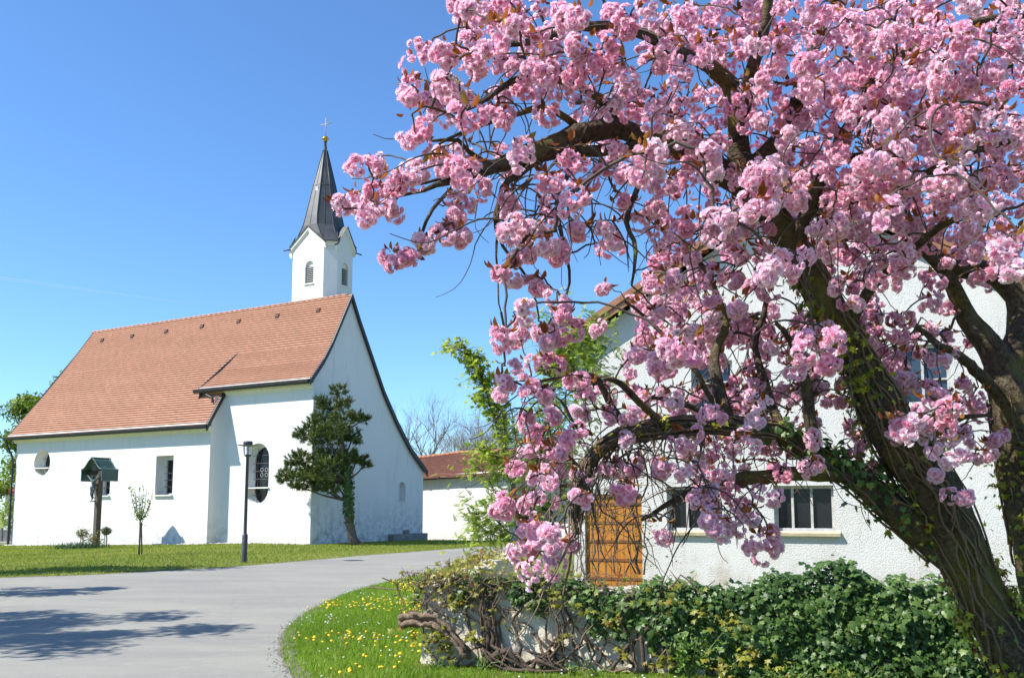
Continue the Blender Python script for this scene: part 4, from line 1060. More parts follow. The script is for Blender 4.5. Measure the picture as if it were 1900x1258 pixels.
for i in range(len(t1) - 1): b.poly([t1[i], t1[i + 1], t2[i + 1], t2[i]])
rn = np.array((-rd_[1], rd_[0]))
t3 = wall_strip(b, WA, rd_, LR, -1, 3); t4 = wall_strip(b, WA - rn * .38, rd_, LR, 1, 4)
for i in range(len(t3) - 1): b.poly([t3[i], t3[i + 1], t4[i + 1], t4[i]])
b.build('wall', M_gw, gwall)
# local coordinates on the wall face: s along, z up, o outwards
def wp(s, z, o): 
    q = WA + wd * s + wn_ * o; return np.array([q[0], q[1], z])
def rp(s, z, o):
    q = WA + rd_ * s + rn * o; return np.array([q[0], q[1], z])
M_vine = plain('vine_bark', (.17, .115, .075), .9, .45, 12, .7, .02)
M_vined = plain('dark_vine_bark', (.085, .06, .042), .9, .4, 12, .7, .02)
# --- ivy hanging over the wall
ivy = tag(empty('ivy', tuple(wp(3.5, 0, .1))), 'dense dark green ivy hanging over the garden wall', 'ivy')
ipos = np.array(tuple(wp(3.5, 0, .1)))
S_, Z_, O_, W_ = [], [], [], []
n = 70000
s = rng.uniform(-.1, LW, n); z = rng.uniform(-.02, 1.45, n)
topz = .90 + .05 * np.sin(s * 1.9) + .04 * np.sin(s * 5.1 + 1) + .035 * np.sin(s * 13.7) * np.sin(s * 3.1) + rng.normal(0, .03, len(s)) + .16 * np.exp(-((s - 4.2) / .26) ** 2) + .01 * np.clip(s - 2.4, 0, 2)
cov_lo = np.interp(s, [0, .55, .9, 1.5, 1.9, 2.3, 2.8, 3.1, 3.4, 8], [.75, .72, .70, .66, .45, .30, .12, .05, -.1, -.1]) + .10 * np.sin(s * 9) + .07 * np.sin(s * 23)
dens = np.interp(s, [0, .6, 1.0, 2.0, 2.6, 3.2, 8], [.10, .22, .75, .8, .8, 1, 1]) * np.interp(z / topz, [0, .7, 1.0, 1.001], [.75, .95, .9, 0])
thick = np.interp(s, [0, 1.5, 3, 4, 8], [.05, .06, .14, .20, .24]) * (.55 + .45 * np.sin(np.clip(z / topz, 0, 1) * math.pi * .8 + .5))
lumps = .5 + .5 * np.sin(s * 6.3 + 2 * np.sin(z * 5)) * np.sin(z * 8.5 + np.sin(s * 4))
ok = (z > cov_lo) & (z < topz) & (rng.uniform(size=n) < dens * (.35 + .75 * lumps))
s, z, thick, lumps, topz = s[ok], z[ok], thick[ok], lumps[ok], topz[ok]; n = len(s)
depth = rng.uniform(0, 1, n) ** .6
over = np.clip((z - .72) / .2, 0, 1)
o = rng.normal(0, .03, n) + thick * depth * (.45 + .6 * lumps) + .02 - over * rng.uniform(0, 1, n) * .42 * (1 - depth * .6)
pos = WA[None] + wd[None] * s[:, None] + wn_[None] * o[:, None]; pos = np.c_[pos, z] - ipos
nr = np.c_[np.tile(wn_, (n, 1)) * .8, .35 + over * .9] + rng.normal(0, .42, (n, 3))
M3 = frames(nr, up=np.c_[rng.normal(0, .6, (n, 2)), -np.ones(n)])
tone = np.clip(rng.beta(2.0, 2.6, n) * .9 + .08 * (lumps - .5) + .14 * np.sin(s * 2.3 + 1.5 * np.sin(z * 4)) * np.cos(z * 3.1) - .06, 0, 1)
scatter('foliage', *IVY, pos, M3, rng.beta(1.6, 3, n) * .075 + .026, M_ivy, ivy, {'rnd': tone})
sv = MB()
for k2 in range(70):
    s0 = random.uniform(1.2, LW); z0 = random.uniform(0, .2); pts = []
    for q in range(9):
        pts.append(wp(s0, z0, .03 + .02 * random.random()) - ipos); s0 += random.gauss(0, .07); z0 += random.uniform(.04, .14)
    sv.tube(pts, list(np.linspace(random.uniform(.008, .02), .004, 9)), 5)
sv.build('stem', M_vined, ivy, True)
# --- the woody creeper tangle on the left part of the wall
tang = tag(empty('creeper', tuple(wp(.8, 0, .1))), 'tangled brown woody creeper with yellow green shoots over the wall end', 'creeper')
tpos = np.array(tuple(wp(.8, 0, .1)))
tv = MB()
def walk(s0, z0, o0, n_, ds_, dz_, r0, r1, wob=.05, face=wp, mb=tv, org=None):
    pts = []; s1, z1, o1 = s0, z0, o0; vs, vz = ds_, dz_
    for q in range(n_):
        pts.append(face(s1, z1, o1) - (tpos if org is None else org)); vs += random.gauss(0, wob * .45); vz += random.gauss(0, wob * .45)
        vs = max(-.07, min(.07, vs)); vz = max(-.07, min(.07, vz)); s1 = max(-.25, s1 + vs); z1 = max(-.03, z1 + vz); o1 = max(-.35, min(.2, o1 + random.gauss(0, .02))); 
        if z1 > .92: vz = -abs(vz) * .6
    mb.tube(pts, list(np.linspace(r0, r1, n_)), 5, cap=False); return pts
tips_ = []
for k2 in range(170):
    s0 = random.uniform(-.05, 2.6) if random.random() < .5 else random.gauss(.55, .38); z0 = random.uniform(.55, .9)
    p_ = walk(s0, z0, random.uniform(.02, .07), random.randint(5, 10), random.gauss(0, .03), random.gauss(-.015, .04), random.uniform(.004, .011), .002, .06)
    tips_.append(p_[-1]); tips_.append(p_[len(p_) // 2])
for k2 in range(26): walk(random.uniform(.1, 3.0), 0, random.uniform(.02, .10), random.randint(9, 14), random.gauss(0, .05), random.uniform(.03, .09), random.uniform(.010, .024), .004, .05)
for k2 in range(90):  # twiggy fuzz along the top and over the end
    p_ = walk(random.uniform(-.1, 2.2), random.uniform(.78, .9), random.uniform(-.3, .05), random.randint(5, 9), random.gauss(-.01, .05), random.gauss(.02, .04), random.uniform(.003, .006), .0015, .07); tips_ += p_[2:6:2]
for k2 in range(160):
    p_ = walk(random.uniform(0, 6.0), random.uniform(.6, .9), random.uniform(-.3, .12), random.randint(5, 10), random.gauss(0, .06), random.gauss(0, .04), random.uniform(.003, .008), .002, .07, rp); tips_ += p_[::2]
tv.build('twig', M_vine, tang, True)
big = MB()
def thick_vine(pts, r0, r1):
    P_ = smooth_line([np.array(p)[:2] for p in pts], 5) if False else None
    V_ = [Vector(wp(*p)) - Vector(tpos) for p in pts]; out_ = []
    for i in range(len(V_) - 1):
        for t in np.linspace(0, 1, 4, endpoint=False): out_.append(V_[i].lerp(V_[i + 1], t) + Vector((random.gauss(0, .006), random.gauss(0, .006), random.gauss(0, .006))))
    out_.append(V_[-1]); big.tube(out_, list(np.linspace(r0, r1, len(out_))), 9, jit=.16)
for sh in (0, .04, .085, .13): thick_vine([(.70 + sh, .02, .06), (.70 + sh, .3, .05), (.66 + sh * .8, .55, .05), (.70 + sh * .5, .85, .03)], .03, .018)
thick_vine([(.44, .80, .06), (.52, .55, .10), (.58, .32, .12), (.80, .12, .14), (1.0, .03, .12)], .014, .022)
thick_vine([(1.05, .0, .12), (1.1, .22, .12), (1.0, .45, .08), (1.15, .7, .06)], .022, .01)
thick_vine([(2.0, .02, .1), (2.2, .3, .13), (2.1, .5, .1), (2.25, .8, .06)], .022, .012)
thick_vine([(2.35, .02, .12), (2.30, .35, .12), (2.5, .6, .1)], .025, .012)
thick_vine([(1.3, .02, .1), (1.5, .25, .1), (1.45, .5, .08), (1.6, .75, .05)], .018, .009)
thick_vine([(.78, .10, .2), (.98, .20, .22), (1.12, .05, .2), (1.3, -.02, .2)], .036, .02)
for q in range(18):
    s_ = random.uniform(.7, 1.3); thick_vine([(s_, random.uniform(0, .22), random.uniform(.1, .24)), (s_ + random.uniform(.05, .25), random.uniform(0, .2), random.uniform(.12, .26)), (s_ + random.uniform(.2, .5), -.02, .22)], random.uniform(.010, .026), .008)
thick_vine([(.95, .02, .25), (1.25, .03, .3), (1.6, .02, .25)], .022, .012)
big.build('stem', M_vined, tang, True)
# the thick sawn-off stem that sticks out past the wall end
lg = MB(); V_ = [Vector(wp(*p)) - Vector(tpos) for p in ((-.16, .44, .16), (-.05, .46, .16), (.10, .46, .15), (.24, .43, .14), (.36, .33, .13), (.48, .20, .14), (.56, .10, .14))]
for o_ in range(13): 
    dv_ = Vector((random.gauss(0, .02), random.gauss(0, .035), random.gauss(0, .030))); lg.tube([p + dv_ + Vector((random.gauss(0, .010), random.gauss(0, .01), random.gauss(0, .010))) for p in [V_[i].lerp(V_[i + 1], t) for i in range(6) for t in (0, .25, .5, .75)]], list(np.linspace(.030, .020, 24)), 9, jit=.28)
lg.build('sawn_stem', plain('flaky_old_bark', (.24, .17, .115), .95, .5, 16, 1.0, .03), tang, True)
# yellow green leaves of the creeper
M_creep = leafmat('yellow_green_creeper_leaves', [(0, (.10, .11, .012)), (.45, (.24, .24, .025)), (.8, (.33, .31, .04)), (.92, (.30, .12, .025)), (1, (.24, .07, .02))], .35)
LPs = [np.array(p) + rng.normal(0, .04, 3) for p in tips_ if random.random() < .5]
def clumpl(s, z, o, n_, sp_, face=wp):
    for q in range(n_): LPs.append(face(s + random.gauss(0, sp_), z + random.gauss(0, sp_ * .8), o + abs(random.gauss(0, .05))) - tpos)
for a_ in ((.20, .28, .16, 60, .09), (.32, .20, .15, 30, .06), (.62, .33, .14, 22, .05), (1.75, .60, .08, 12, .05), (2.05, .5, .1, 14, .05), (2.5, .15, .15, 26, .07), (3.2, .55, .3, 24, .06), (3.35, .25, .32, 30, .07), (2.9, .62, .22, 22, .07), (3.6, .08, .36, 24, .08), (2.1, .22, .12, 14, .05), (1.5, .33, .1, 10, .05), (4.1, .12, .45, 20, .06), (.40, .66, .1, 24, .08), (1.5, .72, .1, 14, .06), (2.6, .78, .2, 24, .1), (3.1, .12, .3, 30, .1)): clumpl(*a_)
for k2 in range(420):
    s_ = random.uniform(0, 6.6); LPs.append(rp(s_, random.uniform(.70, .98), random.uniform(-.4, .14)) - tpos)
for k2 in range(160): LPs.append(wp(random.uniform(-.05, 1.3), random.uniform(.78, .98), random.uniform(-.35, .12)) - tpos)
LPs = np.array(LPs); n = len(LPs)
scatter('foliage', *CREEP, LPs, frames(rng.normal(0, .5, (n, 3)) + [wn_[0] * .5, wn_[1] * .5, .8], up=rng.normal(0, .6, (n, 3)) + [0, 0, -.7]), rng.uniform(.030, .075, n), M_creep, tang, {'rnd': rng.beta(2, 2, n)})
# weeds at the foot of the wall
M_weed = leafmat('fresh_weed_leaves', [(0, (.05, .12, .012)), (.6, (.12, .23, .025)), (1, (.22, .30, .06))], .35)
def weed(s, o, n_, sp_, h_, sc_, label):
    c = wp(s, 0, o); r0 = tag(empty('weed_plant', tuple(c)), label, 'weed')
    st = MB(); L_ = []
    for q in range(max(5, n_ // 14)):
        t = Vector((random.gauss(0, sp_), random.gauss(0, sp_ * .6), h_ * random.uniform(.5, 1.1))); st.tube([(0, 0, -.02), t * .5 + Vector((0, 0, .03)), t], [.006, .005, .002], 4)
        for w2 in range(14): L_.append(np.array(t) * random.uniform(.25, 1.05) + rng.normal(0, .03, 3))
    st.build('stem', M_weed_stem, r0); L_ = np.array(L_); L_[:, 2] = np.abs(L_[:, 2])
    scatter('leaves', *SIMPLE, L_, frames(rng.normal(0, .6, (len(L_), 3)) + [0, -.3, .8]), rng.uniform(.6, 1.3, len(L_)) * sc_, M_weed, r0, {'rnd': rng.uniform(size=len(L_))})
M_weed_stem = plain('green_stem', (.12, .17, .04), .7, .2)
for a_ in ((2.78, .28, 160, .10, .42, .055, 'tall fresh green weed in front of the wall under the ivy'), (.72, .25, 90, .13, .16, .035, 'low green weed at the foot of the thick creeper stem'), (1.62, .32, 70, .12, .12, .03, 'low spreading weed below the bare beige render'), (1.95, .35, 80, .16, .14, .03, 'broad low weed right of the beige render'), (3.7, .55, 130, .16, .2, .05, 'leafy weed beneath the thickest ivy'), (4.25, .75, 140, .2, .28, .05, 'leafy weed clump beside the cherry foot'), (.25, .3, 60, .14, .08, .03, 'tiny weed mat by the wall corner')): weed(*a_)

# ---- dandelions and daisies
dan = sample_poly(verge_in, 6000); dan = dan[(patch(dan, 1.9, 21) > .55)]
wgt = np.clip((dan[:, 1] - 8.0) / 6, .10, 1) * np.where(dan[:, 0] > WA[0] + .5, .25, 1)
dan = dan[rng.uniform(size=len(dan)) < wgt * .6][:640]; n = len(dan)
disc = [(0, 0, .25)] + [(math.cos(a), math.sin(a), 0) for a in np.linspace(0, 2 * math.pi, 8, endpoint=False)] + [(.9 * math.cos(a), .9 * math.sin(a), -.45) for a in np.linspace(0, 2 * math.pi, 8, endpoint=False)]
df = [(0, 1 + i, 1 + (i + 1) % 8) for i in range(8)] + [(1 + i, 9 + i, 9 + (i + 1) % 8) for i in range(8)] + [(1 + i, 9 + (i + 1) % 8, 1 + (i + 1) % 8) for i in range(8)]
M_dand = leafmat('dandelion_yellow', [(0, (.80, .50, .01)), (1, (.85, .62, .02))], .2)
tag(scatter('dandelions', disc, df, np.c_[dan, rng.uniform(.05, .10, n)], frames(rng.normal(0, .3, (n, 3)) + [0, -.15, 1]), rng.uniform(.015, .024, n), M_dand, None, {'rnd': rng.uniform(size=n)}), 'yellow dandelions scattered over the green verge', 'dandelions', None, 'stuff')
dai = sample_poly(verge_in, 900); dai = dai[patch(dai, 1.9, 33) > .62]; n = len(dai)
M_dais = leafmat('daisy_white', [(0, (.8, .8, .78)), (1, (.85, .85, .85))], .2)
tag(scatter('daisies', disc, df, np.c_[dai, rng.uniform(.045, .07, n)], frames(rng.normal(0, .3, (n, 3)) + [0, -.1, 1]), rng.uniform(.009, .014, n), M_dais, None, {'rnd': rng.uniform(size=n)}), 'small white daisies dotted through the green verge', 'daisies', None, 'stuff')
# lawn in front of the church
lawn_poly = [p for p in chside[2:]] + [np.array((1.0, 45.0)), ch_world(-1.2, 9, 0)[:2], ch_world(-.6, -.5)[:2], ch_world(6, -.8)[:2], ch_world(22, -1.2)[:2], np.array((-38, 48)), np.array((-30, 20))]
lw = sample_poly(lawn_poly, 80000); pt_ = patch(lw, .6, 8)
blades('lawn_grass', lw, rng.uniform(.04, .085, len(lw)), .022, M_blade2, 'short sunlit lawn between the road and the church', np.clip(.15 + .6 * pt_ * rng.uniform(.4, 1.2, len(lw)) + (rng.uniform(size=len(lw)) > .95) * .4, 0, 1))

# ================================================================== ROBINIA AND THICKET BETWEEN WALL AND HOUSE
def compound(nl=6):
    v = []; f = []
    for i in range(nl):
        y = .22 + .78 * i / nl
        for sx in (-1, 1):
            b0 = len(v); l_ = .26 * (1 - .35 * i / nl); dx = sx * l_
            v += [(0, y, 0), (dx * .55, y + .10, .05), (dx, y + .06, -.06), (dx * .5, y - .07, .02)]; f += [(b0, b0 + 1, b0 + 2), (b0, b0 + 2, b0 + 3)]
    b0 = len(v); v += [(0, .95, 0), (.09, 1.1, .02), (0, 1.25, -.08), (-.09, 1.1, .02)]; f += [(b0, b0 + 1, b0 + 2), (b0, b0 + 2, b0 + 3)]
    b0 = len(v); v += [(-.012, 0, 0), (.012, 0, 0), (.008, 1.0, 0), (-.008, 1.0, 0)]; f += [(b0, b0 + 1, b0 + 2), (b0, b0 + 2, b0 + 3)]
    return v, f
COMP = compound()
RDp = 13.0
rb0 = at(985, 1040, RDp); rb0[2] = 0
rob = tag(empty('robinia', tuple(rb0)), 'slender tree with sparse feathery yellow green leaves beside the farmhouse', 'tree')
RQ = lambda x, y, dy=0: Vector(at(x, y, RDp + dy)) - Vector(rb0)
rt = MB(); RL = []
def stem(pts, r0, r1, leafn, spread, t0=.25):
    leafn = int(leafn * 1.5)
    V_ = [RQ(*p) for p in pts]; fine = []
    for i in range(len(V_) - 1):
        for t in np.linspace(0, 1, 5, endpoint=False): fine.append(V_[i].lerp(V_[i + 1], t))
    fine.append(V_[-1]); rt.tube(fine, list(np.linspace(r0, r1, len(fine))), 6)
    for q in range(leafn):
        t = random.uniform(t0, 1); p0 = fine[int(t * (len(fine) - 1))]
        o_ = Vector((random.gauss(0, spread), random.gauss(0, spread), random.gauss(0, spread * .8)))
        if q % 3 == 0: rt.tube([p0, p0 + o_ * .5 + Vector((0, 0, .03)), p0 + o_], [.006, .004, .002], 4, cap=False)
        RL.append(p0 + o_)
stem([(985, 1040), (990, 930), (1000, 840), (1020, 760), (1035, 690), (1040, 630), (1020, 570)], .035, .005, 170, .22, .3)
stem([(1000, 840), (1060, 760), (1090, 690), (1100, 620)], .02, .004, 130, .22)
stem([(1035, 700), (1080, 640), (1110, 600)], .012, .004, 60, .18)
stem([(965, 960), (930, 930), (900, 880), (870, 850)], .012, .004, 40, .14)
stem([(975, 1000), (940, 985), (905, 950), (880, 955), (868, 950)], .012, .003, 44, .10)
stem([(978, 1010), (940, 1000), (900, 985), (872, 985)], .012, .003, 40, .10)
stem([(985, 1040), (960, 960), (955, 900), (960, 830), (950, 760)], .02, .004, 110, .2)
stem([(990, 1040), (1030, 960), (1050, 880), (1060, 820)], .02, .004, 70, .18)
rt.build('trunk', M_bark, rob, True)
RLr = RL; RL = []; rt = MB()
ymap = tag(empty('young_maple', tuple(rb0)), 'slim young tree with bright lobed spring leaves leaning left of the robinia', 'tree')
stem([(985, 1050), (965, 960), (940, 860), (915, 770), (895, 700), (870, 660), (826, 638)], .030, .005, 230, .10, .40)
stem([(895, 700), (868, 652), (852, 628)], .01, .003, 60, .05)
stem([(905, 740), (890, 690), (888, 650)], .009, .003, 60, .06)
stem([(940, 860), (935, 780), (900, 740), (880, 700)], .013, .003, 130, .10)
stem([(925, 800), (925, 740), (930, 690)], .010, .003, 80, .09)
stem([(950, 900), (925, 850), (900, 830), (880, 840)], .010, .003, 70, .10)
rt.build('trunk', M_bark, ymap, True)
RL = np.array([tuple(p) for p in RL]); n = len(RL)
M_map = leafmat('bright_maple_leaves', [(0, (.20, .30, .018)), (.6, (.36, .47, .04)), (1, (.50, .55, .08))], .5)
scatter('crown', *CREEP, RL, frames(rng.normal(0, .6, (n, 3)) + [-.2, -.4, .8], up=rng.normal(0, .6, (n, 3)) + [0, 0, -.7]), rng.uniform(.05, .095, n), M_map, ymap, {'rnd': rng.uniform(size=n)})
RL = RLr
RL = np.array([tuple(p) for p in RL]); RL = np.concatenate([RL, RL + rng.normal(0, .09, RL.shape), RL + rng.normal(0, .12, RL.shape)]); n = len(RL)
M_rob = leafmat('feathery_yellow_green_leaves', [(0, (.18, .29, .025)), (.6, (.34, .45, .05)), (1, (.48, .54, .10))], .5)
scatter('crown', *COMP, RL, frames(rng.normal(0, .6, (n, 3)) + [0, -.3, .9], up=rng.normal(0, .8, (n, 3)) + [0, 0, -.3]), rng.uniform(.075, .145, n), M_rob, rob, {'rnd': rng.uniform(size=n)})
# bare thicket before the orange door
tk0 = at(1140, 1060, 11.5); tk0[2] = 0
thick_ = tag(empty('bare_shrub', tuple(tk0)), 'thin brown leafless shrub standing before the orange door', 'shrub')
TQ = lambda x, y, dy=0: Vector(at(x, y, 11.5 + dy)) - Vector(tk0)
tm = MB(); ttips = []
def wav(p0, p1, n_, amp, r0, r1):
    pts = [p0.lerp(p1, t) + Vector((random.gauss(0, amp), random.gauss(0, amp), random.gauss(0, amp * .6))) * (1 if 0 < t < 1 else .2) for t in np.linspace(0, 1, n_)]
    tm.tube(pts, list(np.linspace(r0, r1, n_)), 5, cap=False); return pts
for (x0, x1, y1, r_) in ((1186, 1178, 870, .022), (1180, 1170, 905, .012), (1140, 1150, 880, .012), (1110, 1095, 900, .014), (1085, 1070, 880, .010), (1160, 1165, 860, .012), (1125, 1120, 890, .009), (1060, 1075, 900, .010), (1150, 1130, 920, .009), (1195, 1200, 900, .012)):
    main = wav(TQ(x0, 1065, random.uniform(-.3, .3)), TQ(x1, y1, random.uniform(-.3, .3)), 9, .03, r_, r_ * .4)
    for q in range(10):
        p0 = random.choice(main[2:]); p1 = p0 + Vector((random.gauss(0, .28), random.gauss(0, .2), random.gauss(.02, .22))); ttips.append(p1); wav(p0, p1, 5, .02, .005, .002)
tm.build('stem', M_vine, thick_, True)
n = 300; q = np.array([tuple(random.choice(ttips)) for _ in range(n)]) + rng.normal(0, .05, (n, 3))
scatter('foliage', *SIMPLE, q, frames(rng.normal(size=(n, 3)) + [0, 0, .5]), rng.uniform(.03, .06, n), M_creep, thick_, {'rnd': rng.uniform(size=n)})
# contrail high up
a = at(-120, 500, 5200); c = at(372, 566, 5600); b = MB(); b.tube([Vector(a).lerp(Vector(c), t) for t in np.linspace(0, 1, 12)], [8, 9, 9, 8, 8, 7, 6, 5, 4, 3, 2, .5], 8)
mc = Mat('thin_contrail_vapour'); trn = mc.n('ShaderNodeBsdfTransparent'); dfn = mc.n('ShaderNodeBsdfDiffuse'); dfn.inputs[0].default_value = (.9, .9, .9, 1); mx = mc.n('ShaderNodeMixShader'); mx.inputs[0].default_value = .10
mc.l(trn.outputs[0], mx.inputs[1]); mc.l(dfn.outputs[0], mx.inputs[2]); mc.l(mx.outputs[0], mc.out.inputs[0])
tag(b.build('contrail', mc.m, None, True), 'faint thin white vapour trail across the blue sky', 'contrail', None, 'structure')

